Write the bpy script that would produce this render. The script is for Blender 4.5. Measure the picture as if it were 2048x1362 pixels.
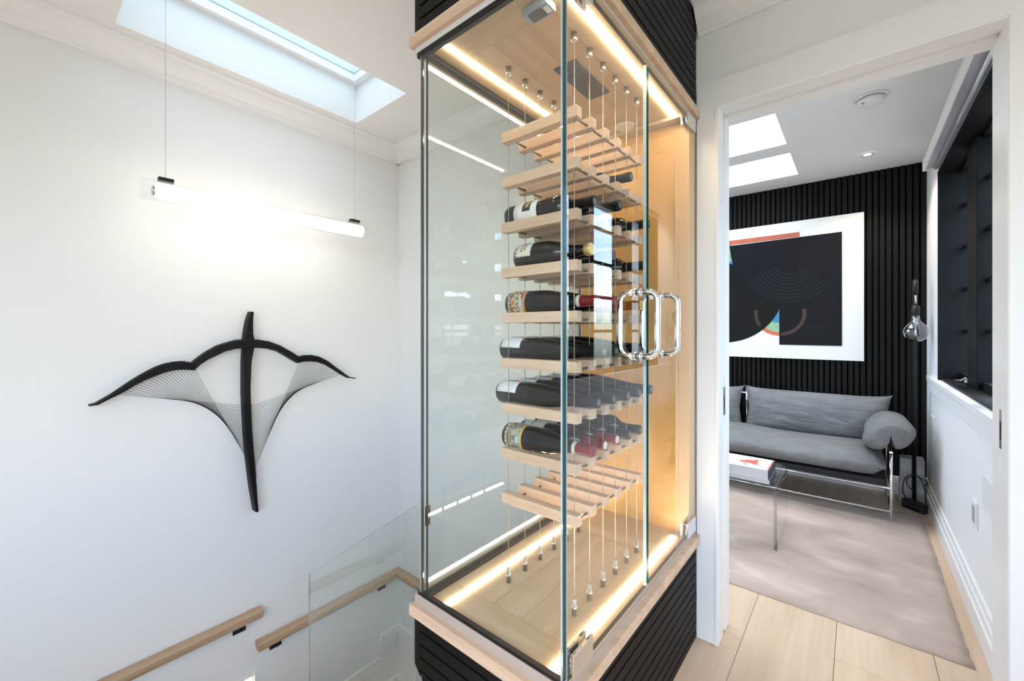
import bpy, bmesh, math, random
from mathutils import Vector, Matrix
random.seed(7)
PI = math.pi
scene = bpy.context.scene
for o in list(bpy.data.objects):
    bpy.data.objects.remove(o)
COL = scene.collection

# ------------------------------------------------------------------ camera
F_PX, YAW, HORIZON, EYE = 835.0, math.radians(39.61), 660.0, 1.2
cam_d = bpy.data.cameras.new('camera')
cam = bpy.data.objects.new('camera', cam_d)
COL.objects.link(cam)
cam.location = (0, 0, EYE)
cam.rotation_euler = (PI / 2, 0, YAW)
cam_d.sensor_width = 36.0
cam_d.lens = F_PX / 2048 * 36.0
cam_d.shift_y = -(681 - HORIZON) / 2048
cam_d.clip_start = 0.02
scene.camera = cam

# ------------------------------------------------------------------ world, exposure
w = bpy.data.worlds.new('sky')
scene.world = w
w.use_nodes = True
nt = w.node_tree
nt.nodes.clear()
wo = nt.nodes.new('ShaderNodeOutputWorld')
bg = nt.nodes.new('ShaderNodeBackground')
tc = nt.nodes.new('ShaderNodeTexCoord')
sep = nt.nodes.new('ShaderNodeSeparateXYZ')
ramp = nt.nodes.new('ShaderNodeValToRGB')
mp = nt.nodes.new('ShaderNodeMapRange')
mp.inputs['From Min'].default_value = -1
mp.inputs['From Max'].default_value = 1
nt.links.new(tc.outputs['Generated'], sep.inputs[0])
nt.links.new(sep.outputs['Z'], mp.inputs['Value'])
nt.links.new(mp.outputs['Result'], ramp.inputs['Fac'])
e = ramp.color_ramp.elements
e[0].position = 0.0; e[0].color = (0.13, 0.14, 0.15, 1)
e[1].position = 1.0; e[1].color = (0.84, 0.91, 1.0, 1)
for p, c in ((0.47, (0.14, 0.16, 0.15, 1)), (0.51, (0.33, 0.42, 0.40, 1)), (0.53, (0.70, 0.80, 0.86, 1)),
             (0.56, (0.62, 0.78, 0.92, 1)), (0.60, (0.36, 0.58, 0.90, 1)), (0.67, (0.56, 0.73, 0.95, 1)), (0.80, (0.84, 0.91, 1.0, 1))):
    q = e.new(p); q.color = c
bg.inputs['Strength'].default_value = 6.0
nt.links.new(ramp.outputs['Color'], bg.inputs['Color'])
nt.links.new(bg.outputs[0], wo.inputs['Surface'])

vs = scene.view_settings
vs.view_transform = 'Standard'
vs.look = 'None'
vs.gamma = 1.0
vs.use_curve_mapping = False
vs.exposure = 0.98
cy = scene.cycles
cy.max_bounces = 8
cy.diffuse_bounces = 4
cy.glossy_bounces = 4
cy.transparent_max_bounces = 24
cy.caustics_reflective = False
cy.caustics_refractive = False
cy.sample_clamp_indirect = 6.0


def portal(name, loc, rot, sx, sy):
    """Sampling guide for the sky light that comes in through an opening (adds no light of its own)."""
    d = bpy.data.lights.new(name, 'AREA')
    d.shape = 'RECTANGLE'
    d.size, d.size_y = sx, sy
    d.cycles.is_portal = True
    o = bpy.data.objects.new(name, d)
    COL.objects.link(o)
    o.location = loc
    o.rotation_euler = rot


portal('skylight_portal', (-2.065, 0.805, 2.735), (0, 0, 0), 0.49, 1.06)
portal('skylight_portal', (-0.95, 2.96, 2.69), (0, 0, 0), 1.2, 0.49)
portal('skylight_portal', (-0.95, 3.63, 2.69), (0, 0, 0), 1.2, 0.5)
portal('window_portal', (0.60, 2.81, 1.53), (0, PI / 2, 0), 1.26, 1.66)
portal('window_portal', (0.20, -1.72, 1.50), (-PI / 2, 0, 0), 1.8, 1.5)  # opening of the added near window
portal('window_portal', (1.33, -0.65, 1.50), (0, PI / 2, 0), 1.5, 1.6)  # opening of the added right window
portal('window_portal', (-2.24, 3.02, 1.60), (0, -PI / 2, 0), 1.1, 1.2)  # opening of the added study window

# ------------------------------------------------------------------ materials
MATS = {}


def _base(name):
    m = bpy.data.materials.new(name)
    m.use_nodes = True
    n = m.node_tree.nodes
    return m, m.node_tree, n['Principled BSDF']


def plain(name, col, rough=0.5, metal=0.0, spec=0.5, bump=0.0, bscale=200, var=0.0, vscale=6):
    m, t, b = _base(name)
    b.inputs['Base Color'].default_value = (*col, 1)
    b.inputs['Roughness'].default_value = rough
    b.inputs['Metallic'].default_value = metal
    b.inputs['Specular IOR Level'].default_value = spec
    co = t.nodes.new('ShaderNodeTexCoord')
    if bump:
        nz = t.nodes.new('ShaderNodeTexNoise'); nz.inputs['Scale'].default_value = bscale
        bp = t.nodes.new('ShaderNodeBump'); bp.inputs['Strength'].default_value = bump
        bp.inputs['Distance'].default_value = 0.002
        t.links.new(co.outputs['Object'], nz.inputs['Vector'])
        t.links.new(nz.outputs['Fac'], bp.inputs['Height'])
        t.links.new(bp.outputs['Normal'], b.inputs['Normal'])
    if var:
        nz = t.nodes.new('ShaderNodeTexNoise'); nz.inputs['Scale'].default_value = vscale
        nz.inputs['Detail'].default_value = 4
        rp = t.nodes.new('ShaderNodeValToRGB')
        rp.color_ramp.elements[0].position = 0.3
        rp.color_ramp.elements[1].position = 0.7
        rp.color_ramp.elements[0].color = (*[c * (1 - var) for c in col], 1)
        rp.color_ramp.elements[1].color = (*[min(1, c * (1 + var)) for c in col], 1)
        t.links.new(co.outputs['Object'], nz.inputs['Vector'])
        t.links.new(nz.outputs['Fac'], rp.inputs['Fac'])
        t.links.new(rp.outputs['Color'], b.inputs['Base Color'])
    MATS[name] = m
    return m


def wood(name, light, dark, axis='X', rough=0.45, scale=1.0, contrast=1.0):
    m, t, b = _base(name)
    b.inputs['Roughness'].default_value = rough
    co = t.nodes.new('ShaderNodeTexCoord')
    oi = t.nodes.new('ShaderNodeObjectInfo')
    add = t.nodes.new('ShaderNodeVectorMath'); add.operation = 'MULTIPLY_ADD'
    add.inputs[1].default_value = (1, 1, 1)
    sc = t.nodes.new('ShaderNodeVectorMath'); sc.operation = 'SCALE'
    cmb = t.nodes.new('ShaderNodeCombineXYZ')
    for i in range(3):
        t.links.new(oi.outputs['Random'], cmb.inputs[i])
    t.links.new(cmb.outputs[0], sc.inputs[0]); sc.inputs['Scale'].default_value = 17.0
    t.links.new(co.outputs['Object'], add.inputs[0]); t.links.new(sc.outputs[0], add.inputs[2])
    mpn = t.nodes.new('ShaderNodeMapping')
    s = {'X': (1.6, 26, 26), 'Y': (26, 1.6, 26), 'Z': (26, 26, 1.6)}[axis]
    mpn.inputs['Scale'].default_value = tuple(v * scale for v in s)
    t.links.new(add.outputs[0], mpn.inputs['Vector'])
    nz = t.nodes.new('ShaderNodeTexNoise'); nz.inputs['Scale'].default_value = 1.0
    nz.inputs['Detail'].default_value = 5; nz.inputs['Distortion'].default_value = 0.6
    t.links.new(mpn.outputs[0], nz.inputs['Vector'])
    wv = t.nodes.new('ShaderNodeTexNoise'); wv.inputs['Scale'].default_value = 5.0
    wv.inputs['Detail'].default_value = 3
    t.links.new(mpn.outputs[0], wv.inputs['Vector'])
    mx = t.nodes.new('ShaderNodeMath'); mx.operation = 'MULTIPLY_ADD'
    mx.inputs[1].default_value = 0.35
    t.links.new(wv.outputs['Fac'], mx.inputs[0]); t.links.new(nz.outputs['Fac'], mx.inputs[2])
    rp = t.nodes.new('ShaderNodeValToRGB')
    k = 0.16 / contrast
    rp.color_ramp.elements[0].position = 0.675 - k
    rp.color_ramp.elements[1].position = 0.675 + k
    rp.color_ramp.elements[0].color = (*dark, 1)
    rp.color_ramp.elements[1].color = (*light, 1)
    t.links.new(mx.outputs[0], rp.inputs['Fac'])
    hs = t.nodes.new('ShaderNodeHueSaturation')
    mr = t.nodes.new('ShaderNodeMapRange')
    mr.inputs['To Min'].default_value = 0.93; mr.inputs['To Max'].default_value = 1.05
    t.links.new(oi.outputs['Random'], mr.inputs['Value'])
    t.links.new(mr.outputs[0], hs.inputs['Value'])
    t.links.new(rp.outputs['Color'], hs.inputs['Color'])
    t.links.new(hs.outputs['Color'], b.inputs['Base Color'])
    bp = t.nodes.new('ShaderNodeBump'); bp.inputs['Strength'].default_value = 0.08
    bp.inputs['Distance'].default_value = 0.001
    t.links.new(mx.outputs[0], bp.inputs['Height']); t.links.new(bp.outputs['Normal'], b.inputs['Normal'])
    MATS[name] = m
    return m


def glass(name, tint, ior=1.5, gain=1.7, rough=0.0):
    """Pane glass: clear with a tint, mirror reflection by Fresnel on the outer faces."""
    m = bpy.data.materials.new(name)
    m.use_nodes = True
    t = m.node_tree
    t.nodes.clear()
    out = t.nodes.new('ShaderNodeOutputMaterial')
    mix = t.nodes.new('ShaderNodeMixShader')
    tr = t.nodes.new('ShaderNodeBsdfTransparent'); tr.inputs['Color'].default_value = (*tint, 1)
    gl = t.nodes.new('ShaderNodeBsdfGlossy'); gl.inputs['Roughness'].default_value = rough
    gl.inputs['Color'].default_value = (1, 1, 1, 1)
    fr = t.nodes.new('ShaderNodeFresnel'); fr.inputs['IOR'].default_value = ior
    ge = t.nodes.new('ShaderNodeNewGeometry')
    inv = t.nodes.new('ShaderNodeMath'); inv.operation = 'MULTIPLY_ADD'
    inv.inputs[1].default_value = -gain; inv.inputs[2].default_value = gain
    mul = t.nodes.new('ShaderNodeMath'); mul.operation = 'MULTIPLY'; mul.use_clamp = True
    t.links.new(ge.outputs['Backfacing'], inv.inputs[0])
    t.links.new(inv.outputs[0], mul.inputs[0])
    t.links.new(fr.outputs[0], mul.inputs[1])
    t.links.new(mul.outputs[0], mix.inputs['Fac'])
    t.links.new(tr.outputs[0], mix.inputs[1])
    t.links.new(gl.outputs[0], mix.inputs[2])
    t.links.new(mix.outputs[0], out.inputs['Surface'])
    MATS[name] = m
    return m


def emit(name, col, strength):
    m = bpy.data.materials.new(name)
    m.use_nodes = True
    t = m.node_tree
    t.nodes.clear()
    out = t.nodes.new('ShaderNodeOutputMaterial')
    em = t.nodes.new('ShaderNodeEmission')
    em.inputs['Color'].default_value = (*col, 1)
    em.inputs['Strength'].default_value = strength
    t.links.new(em.outputs[0], out.inputs['Surface'])
    MATS[name] = m
    return m


def mottled(name, cols, scale, rough=0.5, voro=False, stretch=(1, 1, 1), sheen=0.0, bump=0.0):
    m, t, b = _base(name)
    b.inputs['Roughness'].default_value = rough
    if sheen:
        b.inputs['Sheen Weight'].default_value = sheen
    co = t.nodes.new('ShaderNodeTexCoord')
    mpn = t.nodes.new('ShaderNodeMapping'); mpn.inputs['Scale'].default_value = stretch
    t.links.new(co.outputs['Object'], mpn.inputs['Vector'])
    if voro:
        nz = t.nodes.new('ShaderNodeTexVoronoi'); nz.inputs['Scale'].default_value = scale
        sp = t.nodes.new('ShaderNodeSeparateColor')
        t.links.new(nz.outputs['Color'], sp.inputs[0]); src = sp.outputs[0]
    else:
        nz = t.nodes.new('ShaderNodeTexNoise'); nz.inputs['Scale'].default_value = scale
        nz.inputs['Detail'].default_value = 6; nz.inputs['Distortion'].default_value = 0.4
        src = nz.outputs['Fac']
    t.links.new(mpn.outputs[0], nz.inputs['Vector'])
    rp = t.nodes.new('ShaderNodeValToRGB')
    el = rp.color_ramp.elements
    lo, hi = (0.0, 1.0) if voro else (0.32, 0.7)
    n = len(cols)
    el[0].position = lo; el[0].color = (*cols[0], 1)
    el[1].position = hi; el[1].color = (*cols[-1], 1)
    for i in range(1, n - 1):
        q = el.new(lo + (hi - lo) * i / (n - 1)); q.color = (*cols[i], 1)
    if voro:
        rp.color_ramp.interpolation = 'CONSTANT'
    t.links.new(src, rp.inputs['Fac'])
    t.links.new(rp.outputs['Color'], b.inputs['Base Color'])
    if bump:
        n2 = t.nodes.new('ShaderNodeTexNoise'); n2.inputs['Scale'].default_value = 260
        bp = t.nodes.new('ShaderNodeBump'); bp.inputs['Strength'].default_value = bump
        bp.inputs['Distance'].default_value = 0.003
        t.links.new(co.outputs['Object'], n2.inputs['Vector'])
        t.links.new(n2.outputs['Fac'], bp.inputs['Height']); t.links.new(bp.outputs['Normal'], b.inputs['Normal'])
    MATS[name] = m
    return m


white = plain('white_paint', (0.86, 0.86, 0.865), 0.55, bump=0.03, bscale=300)
white_trim = plain('white_trim_paint', (0.88, 0.88, 0.885), 0.35)
white_ceil = plain('ceiling_paint', (0.86, 0.855, 0.85), 0.7)
black_wood = plain('black_stained_wood', (0.0035, 0.0035, 0.0038), 0.55, spec=0.22, var=0.3, vscale=30)
black_core = plain('black_groove', (0.002, 0.002, 0.002), 0.8, spec=0.1)
black_metal = plain('black_metal', (0.015, 0.015, 0.016), 0.4, metal=0.3)
channel_m = plain('black_channel', (0.008, 0.009, 0.011), 0.4, spec=0.3)
black_frame = plain('black_window_paint', (0.004, 0.005, 0.006), 0.5, spec=0.15)
carved = plain('black_carved_wood', (0.004, 0.004, 0.0043), 0.5, spec=0.25, bump=0.2, bscale=60)
string_m = plain('black_cord', (0.004, 0.004, 0.004), 0.7, spec=0.15)
chrome = plain('polished_chrome', (0.86, 0.87, 0.88), 0.06, metal=1.0)
steel = plain('brushed_steel', (0.62, 0.61, 0.59), 0.28, metal=1.0)
cable_m = plain('steel_cable', (0.42, 0.42, 0.41), 0.35, metal=0.8)
oak = wood('pale_oak', (0.78, 0.575, 0.42), (0.63, 0.44, 0.30), 'X')
oak_y = wood('pale_oak_lengthwise', (0.76, 0.59, 0.44), (0.60, 0.44, 0.31), 'Y')
oak_case_x = wood('case_oak_across', (0.66, 0.52, 0.36), (0.53, 0.40, 0.26), 'X', 0.4, 0.5)
oak_case_y = wood('case_oak_lengthwise', (0.66, 0.52, 0.36), (0.53, 0.40, 0.26), 'Y', 0.4, 0.5)
oak_gold = wood('golden_oak_panel', (0.66, 0.39, 0.135), (0.53, 0.30, 0.09), 'Z', 0.4, 0.35, 0.8)
oak_floor = wood('oak_floorboard', (0.79, 0.60, 0.44), (0.67, 0.48, 0.33), 'Y', 0.38, 0.45, 0.9)
oak_rail = wood('oak_handrail', (0.55, 0.38, 0.25), (0.44, 0.29, 0.18), 'Y', 0.4)
pane = glass('case_glass', (0.975, 0.988, 0.982), 1.5, 1.25)
pane_left = glass('tinted_case_glass', (0.945, 0.975, 0.962), 1.5, 1.3)
edge_green = plain('glass_edge_green', (0.003, 0.070, 0.056), 0.2, spec=0.35)
edge_dark = plain('glass_edge_dark', (0.05, 0.06, 0.055), 0.1, spec=0.7)
guard_glass = glass('guard_glass', (0.945, 0.975, 0.962), 1.5, 1.7)
fill_window_glass = glass('window_glass', (0.985, 0.972, 0.952), 1.5, 1.4)  # warm tint put in to cut the blue of the added windows' light
clear_window = glass('clear_window_glass', (0.97, 0.98, 0.98), 1.5, 1.4)
sky_glass = glass('skylight_glass', (0.97, 0.985, 0.99), 1.5, 1.0)
tinted_sky_glass = glass('solar_control_glass', (0.46, 0.495, 0.505), 1.5, 1.0)  # tint put in to dim the blown-out sky and skylight shaft
acrylic = glass('clear_acrylic', (0.955, 0.96, 0.965), 1.49, 1.6)
bulb_glass = glass('bulb_glass', (0.72, 0.75, 0.78), 1.6, 3.2)
tube_glass = glass('tube_glass', (0.985, 0.985, 0.985), 1.45, 0.8)
led_m = emit('warm_led', (1.0, 0.77, 0.50), 30.0)
tube_m = emit('pendant_tube_glow', (1.0, 0.91, 0.82), 4.4)
spot_m = emit('downlight_glow', (1.0, 0.85, 0.66), 30.0)
step_m = emit('step_light_glow', (1.0, 0.80, 0.55), 9.0)
bottle_m = plain('dark_bottle_glass', (0.002, 0.0026, 0.003), 0.10, spec=0.6)
bottle_amber = plain('amber_bottle_glass', (0.32, 0.10, 0.012), 0.1, spec=0.8)
foil_black = plain('black_foil', (0.003, 0.0034, 0.0042), 0.45, spec=0.25)
foil_red = plain('red_foil', (0.22, 0.012, 0.022), 0.35)
foil_darkred = plain('dark_red_foil', (0.10, 0.008, 0.014), 0.35)
foil_gold = plain('gold_foil', (0.72, 0.52, 0.22), 0.3, metal=0.6)
foil_white = plain('white_cap_disc', (0.8, 0.79, 0.78), 0.5)
paper_white = plain('white_label_paper', (0.84, 0.84, 0.83), 0.6)
paper_cream = plain('cream_label_paper', (0.78, 0.76, 0.62), 0.6)
paper_grey = plain('grey_label_print', (0.34, 0.36, 0.36), 0.6)
paper_black = plain('black_label_print', (0.03, 0.03, 0.035), 0.6)
paper_gold = plain('gold_label_print', (0.60, 0.38, 0.08), 0.5)
paper_orange = plain('orange_label_print', (0.75, 0.28, 0.05), 0.6)
paper_red = plain('red_label_print', (0.55, 0.16, 0.08), 0.6)
paper_tan = plain('tan_label_border', (0.62, 0.25, 0.14), 0.6)
pic_a = mottled('bright_patchwork_print', [(0.65, 0.30, 0.05), (0.70, 0.55, 0.18), (0.45, 0.10, 0.08), (0.30, 0.45, 0.48),
                                           (0.75, 0.66, 0.45), (0.10, 0.10, 0.12), (0.70, 0.60, 0.30)], 170, 0.6, True)
pic_b = mottled('busy_patchwork_print', [(0.10, 0.09, 0.07), (0.55, 0.30, 0.08), (0.30, 0.32, 0.28), (0.20, 0.50, 0.52),
                                         (0.62, 0.55, 0.38), (0.25, 0.10, 0.06), (0.45, 0.45, 0.40)], 230, 0.6, True)
sofa_m = plain('grey_sofa_cloth', (0.20, 0.20, 0.202), 0.9, spec=0.15, bump=0.35, bscale=420, var=0.10, vscale=9)
_t = sofa_m.node_tree
_b = _t.nodes['Principled BSDF']
_n = _t.nodes.new('ShaderNodeTexNoise'); _n.inputs['Scale'].default_value = 7.0; _n.inputs['Detail'].default_value = 4; _n.inputs['Distortion'].default_value = 1.2
_mp = _t.nodes.new('ShaderNodeMapping'); _mp.inputs['Scale'].default_value = (0.6, 1.5, 2.6)
_co = _t.nodes.new('ShaderNodeTexCoord')
_bp = _t.nodes.new('ShaderNodeBump'); _bp.inputs['Strength'].default_value = 0.55; _bp.inputs['Distance'].default_value = 0.03
_t.links.new(_co.outputs['Object'], _mp.inputs['Vector']); _t.links.new(_mp.outputs[0], _n.inputs['Vector'])
_t.links.new(_n.outputs['Fac'], _bp.inputs['Height'])
_old = _b.inputs['Normal'].links[0].from_node
_t.links.new(_old.outputs['Normal'], _bp.inputs['Normal']); _t.links.new(_bp.outputs['Normal'], _b.inputs['Normal'])
sling_m = plain('dark_sling_cloth', (0.05, 0.05, 0.052), 0.9, spec=0.1)
rug_m = mottled('greige_pile', [(0.42, 0.325, 0.265), (0.49, 0.385, 0.322), (0.54, 0.43, 0.362), (0.64, 0.535, 0.465)], 3.4, 0.9,
                stretch=(1.0, 1.7, 1), sheen=0.1, bump=0.5)
marble = mottled('grey_marble', [(0.30, 0.31, 0.33), (0.42, 0.43, 0.45), (0.58, 0.58, 0.6)], 9, 0.3, stretch=(1, 1, 1.5))
device_m = plain('blue_grey_plastic', (0.30, 0.38, 0.45), 0.4)
screen_m = plain('dark_display', (0.10, 0.12, 0.15), 0.25)
vent_m = plain('slate_grey_glass', (0.07, 0.09, 0.105), 0.15, spec=0.7)
plastic_white = plain('white_plastic', (0.82, 0.82, 0.81), 0.4)
shade_m = plain('grey_shade_cassette', (0.40, 0.40, 0.44), 0.45)
shade_cloth = plain('ivory_shade_front', (0.80, 0.77, 0.73), 0.55)
canvas_m = plain('white_canvas', (0.84, 0.83, 0.80), 0.75, bump=0.15, bscale=500)
paint_black = plain('black_paint_field', (0.0045, 0.0055, 0.008), 0.5, spec=0.2, bump=0.4, bscale=90)
paint_black2 = plain('black_paint_disc', (0.004, 0.004, 0.0045), 0.5, spec=0.22, bump=0.4, bscale=120)
paint_red = plain('brick_red_paint', (0.52, 0.13, 0.075), 0.6, var=0.15, vscale=20)
paint_brown = plain('dark_brown_glaze', (0.045, 0.017, 0.012), 0.5)
paint_orange = plain('orange_paint', (0.62, 0.15, 0.06), 0.6)
paint_green = plain('green_paint', (0.28, 0.46, 0.27), 0.6, var=0.2, vscale=30)
paint_blue = plain('blue_paint', (0.04, 0.22, 0.42), 0.6)
paint_pale = plain('pale_blue_paint', (0.42, 0.62, 0.62), 0.6)
page_m = plain('book_pages', (0.62, 0.61, 0.62), 0.7, bump=0.3, bscale=300)
cover_white = plain('white_book_cover', (0.86, 0.86, 0.86), 0.35)
cover_dark = plain('navy_book_spine', (0.035, 0.04, 0.055), 0.4)
cover_red = plain('red_print', (0.75, 0.13, 0.09), 0.4)
cover_grey = plain('grey_book_cover', (0.30, 0.30, 0.32), 0.4)
rubber = plain('black_rubber', (0.01, 0.01, 0.011), 0.5)
stair_wall = plain('stair_side_paint', (0.80, 0.79, 0.77), 0.6)


# ------------------------------------------------------------------ mesh helpers
class MB:
    def __init__(self):
        self.bm = bmesh.new()

    def quad(self, pts, mi=0):
        f = self.bm.faces.new([self.bm.verts.new(p) for p in pts])
        f.material_index = mi
        return f

    def box(self, x0, x1, y0, y1, z0, z1, mi=0, bev=0.0):
        v = [self.bm.verts.new((x, y, z)) for x in (x0, x1) for y in (y0, y1) for z in (z0, z1)]
        fs = []
        for a in ((0, 1, 3, 2), (4, 6, 7, 5), (0, 4, 5, 1), (2, 3, 7, 6), (0, 2, 6, 4), (1, 5, 7, 3)):
            f = self.bm.faces.new([v[i] for i in a]); f.material_index = mi; fs.append(f)
        if bev:
            es = list({ed for f in fs for ed in f.edges})
            bmesh.ops.bevel(self.bm, geom=es, offset=bev, segments=2, profile=0.6, affect='EDGES')
        return self

    def prism(self, pts, axis, a0, a1, mi=0):
        """closed outline pts (2d) extruded along an axis ('X': pts are (y,z); 'Y': (x,z); 'Z': (x,y))"""
        def mk(p, a):
            return {'X': (a, p[0], p[1]), 'Y': (p[0], a, p[1]), 'Z': (p[0], p[1], a)}[axis]
        A = [self.bm.verts.new(mk(p, a0)) for p in pts]
        B = [self.bm.verts.new(mk(p, a1)) for p in pts]
        n = len(pts)
        fs = [self.bm.faces.new(A), self.bm.faces.new(B[::-1])]
        for i in range(n):
            fs.append(self.bm.faces.new([A[i], B[i], B[(i + 1) % n], A[(i + 1) % n]]))
        for f in fs:
            f.material_index = mi
        return self

    def tube(self, path, r, seg=10, closed=False, mi=0):
        path = [Vector(p) for p in path]
        n = len(path)
        rr = r if isinstance(r, (list, tuple)) else [r] * n
        rings = []
        prev = None
        for i, p in enumerate(path):
            if closed:
                d = (path[(i + 1) % n] - path[i - 1]).normalized()
            else:
                d = (path[min(i + 1, n - 1)] - path[max(i - 1, 0)]).normalized()
            if prev is None:
                ref = Vector((0, 0, 1)) if abs(d.z) < 0.9 else Vector((1, 0, 0))
                u = d.cross(ref).normalized()
            else:
                u = (prev - d * prev.dot(d)).normalized()
            prev = u
            vv = d.cross(u)
            rings.append([self.bm.verts.new(p + (u * math.cos(2 * PI * k / seg) + vv * math.sin(2 * PI * k / seg)) * rr[i])
                          for k in range(seg)])
        m = n if closed else n - 1
        for i in range(m):
            a, b = rings[i], rings[(i + 1) % n]
            for k in range(seg):
                f = self.bm.faces.new([a[k], a[(k + 1) % seg], b[(k + 1) % seg], b[k]])
                f.smooth = True; f.material_index = mi
        if not closed:
            self.bm.faces.new(rings[0][::-1]).material_index = mi
            self.bm.faces.new(rings[-1]).material_index = mi
        return self

    def lathe(self, prof, axis='Z', org=(0, 0, 0), seg=24, mi=0, cap=True):
        """prof: list of (radius, height) along the axis"""
        ox, oy, oz = org
        rings = []
        for r, h in prof:
            ring = []
            for k in range(seg):
                a = 2 * PI * k / seg
                c, s = r * math.cos(a), r * math.sin(a)
                p = {'Z': (ox + c, oy + s, oz + h), 'X': (ox + h, oy + c, oz + s), 'Y': (ox + c, oy + h, oz + s)}[axis]
                ring.append(self.bm.verts.new(p))
            rings.append(ring)
        for a, b in zip(rings, rings[1:]):
            for k in range(seg):
                f = self.bm.faces.new([a[k], a[(k + 1) % seg], b[(k + 1) % seg], b[k]])
                f.smooth = True; f.material_index = mi
        if cap:
            self.bm.faces.new(rings[0][::-1]).material_index = mi
            self.bm.faces.new(rings[-1]).material_index = mi
        return self

    def grid(self, fn, nu, nv, closed_u=False, mi=0, smooth=True):
        V = [[self.bm.verts.new(fn(i, j)) for j in range(nv)] for i in range(nu)]
        for i in range(nu if closed_u else nu - 1):
            for j in range(nv - 1):
                f = self.bm.faces.new([V[i][j], V[(i + 1) % nu][j], V[(i + 1) % nu][j + 1], V[i][j + 1]])
                f.smooth = smooth; f.material_index = mi
        return V

    def mesh(self, name, mats):
        bmesh.ops.remove_doubles(self.bm, verts=self.bm.verts, dist=1e-6)
        bmesh.ops.recalc_face_normals(self.bm, faces=self.bm.faces)
        me = bpy.data.meshes.new(name)
        self.bm.to_mesh(me)
        self.bm.free()
        for m in (mats if isinstance(mats, (list, tuple)) else [mats]):
            me.materials.append(m)
        return me

    def build(self, name, mats, parent=None):
        o = bpy.data.objects.new(name, self.mesh(name, mats))
        COL.objects.link(o)
        if parent is not None:
            o.parent = parent
            o.matrix_parent_inverse = parent.matrix_world.inverted()
        return o


def place(me, name, loc=(0, 0, 0), parent=None, rot=(0, 0, 0)):
    """an object that shares mesh data; loc is in world space (parents below are never rotated)"""
    o = bpy.data.objects.new(name, me)
    COL.objects.link(o)
    o.location = loc
    o.rotation_euler = rot
    if parent is not None:
        o.parent = parent
        o.matrix_parent_inverse = Matrix.Translation(-world_loc(parent))
    return o


def world_loc(o):
    v = Vector(o.location)
    return v


def tag(o, label, cat, group=None):
    o['label'] = label
    o['category'] = cat
    if group:
        o['group'] = group
    return o


def thing(name, label, cat, loc=(0, 0, 0), group=None):
    o = bpy.data.objects.new(name, None)
    o.empty_display_size = 0.05
    COL.objects.link(o)
    o.location = loc
    bpy.context.view_layer.update()
    return tag(o, label, cat, group)


def struct(o):
    o['kind'] = 'structure'
    return o


def sub(mb, name, mats, parent):
    """build in world coordinates below a parent at any (unrotated) place"""
    o = bpy.data.objects.new(name, mb.mesh(name, mats))
    COL.objects.link(o)
    o.parent = parent
    off = Vector((0, 0, 0))
    p = parent
    while p is not None:
        off += Vector(p.location)
        if p.parent is not None and p.matrix_parent_inverse is not None:
            off += p.matrix_parent_inverse.translation
        p = p.parent
    o.matrix_parent_inverse = Matrix.Translation(-off)
    return o


def psub(me, name, loc, parent):
    o = bpy.data.objects.new(name, me)
    COL.objects.link(o)
    o.location = loc
    o.parent = parent
    off = Vector((0, 0, 0))
    p = parent
    while p is not None:
        off += Vector(p.location)
        if p.parent is not None:
            off += p.matrix_parent_inverse.translation
        p = p.parent
    o.matrix_parent_inverse = Matrix.Translation(-off)
    return o


# ------------------------------------------------------------------ the setting
XL, YW, ZC = -2.46, 1.735, 2.44          # hall left wall, door wall, hall ceiling
YN, XR = -1.7, 1.3                       # hall near wall, right wall
YS, YB, XS, XSL, ZS = 1.87, 4.18, 0.379, -2.2, 2.40   # study
ZW = -1.45                               # bottom of the stairwell
DX0, DX1, DZ = -0.405, 0.312, 2.042      # doorway

# floor: base slab and boards
fb = MB()
fb.box(-0.985, XR, YN, 0.758, -0.25, -0.021)
fb.box(-0.79, XR, 0.758, YW, -0.25, -0.021)
fb.box(DX0 - 0.1, DX1 + 0.1, YW, YS, -0.25, -0.021)
fb.box(XSL, XS, YS, YB, -0.25, -0.021)
floor = struct(fb.build('floor', plain('subfloor', (0.10, 0.07, 0.05), 0.8)))
PW = 0.281
ci = 0
for k in range(-7, 6):
    xa, xb = -0.346 + PW * k, -0.346 + PW * (k + 1)
    ci += 1
    joints = {-1: [YN, -0.3, 1.82, 3.3, YB], 1: [YN, 0.4, 1.926, 3.1, YB], 0: [YN, 0.9, 2.75, YB]}.get(
        k, [YN, -0.9 + 0.43 * (k % 3), 0.75 + 0.37 * (k % 4), 2.3 + 0.4 * (k % 3), YB])
    for ya, yb in zip(joints, joints[1:]):
        segs = []
        # hall part
        y0, y1 = ya, min(yb, YW)
        if y1 > y0 + 0.02:
            lim = -0.985
            segs.append((max(xa, lim), min(xb, XR), y0, y1))
        y0, y1 = max(ya, YW), min(yb, YS)
        if y1 > y0 + 0.02:
            segs.append((max(xa, DX0 - 0.1), min(xb, DX1 + 0.1), y0, y1))
        y0, y1 = max(ya, YS), yb
        if y1 > y0 + 0.02:
            segs.append((max(xa, XSL), min(xb, XS), y0, y1))
        # join the pieces of one board that share the same width
        out = []
        for sgm in segs:
            if sgm[1] - sgm[0] < 0.02:
                continue
            if out and abs(out[-1][0] - sgm[0]) < 1e-4 and abs(out[-1][1] - sgm[1]) < 1e-4 and abs(out[-1][3] - sgm[2]) < 1e-4:
                out[-1] = (sgm[0], sgm[1], out[-1][2], sgm[3])
            else:
                out.append(sgm)
        for (a, b, c, d) in out:
            if a < -0.79 and c < YW and d > 0.758 and b <= -0.79:
                d = 0.758
            if d - c < 0.02:
                continue
            m = MB()
            g = 0.0007
            m.box(a + g, b - g, c + g, d - g, -0.021, 0, bev=0.0012)
            m.build('floorboard', oak_floor, floor)

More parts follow.
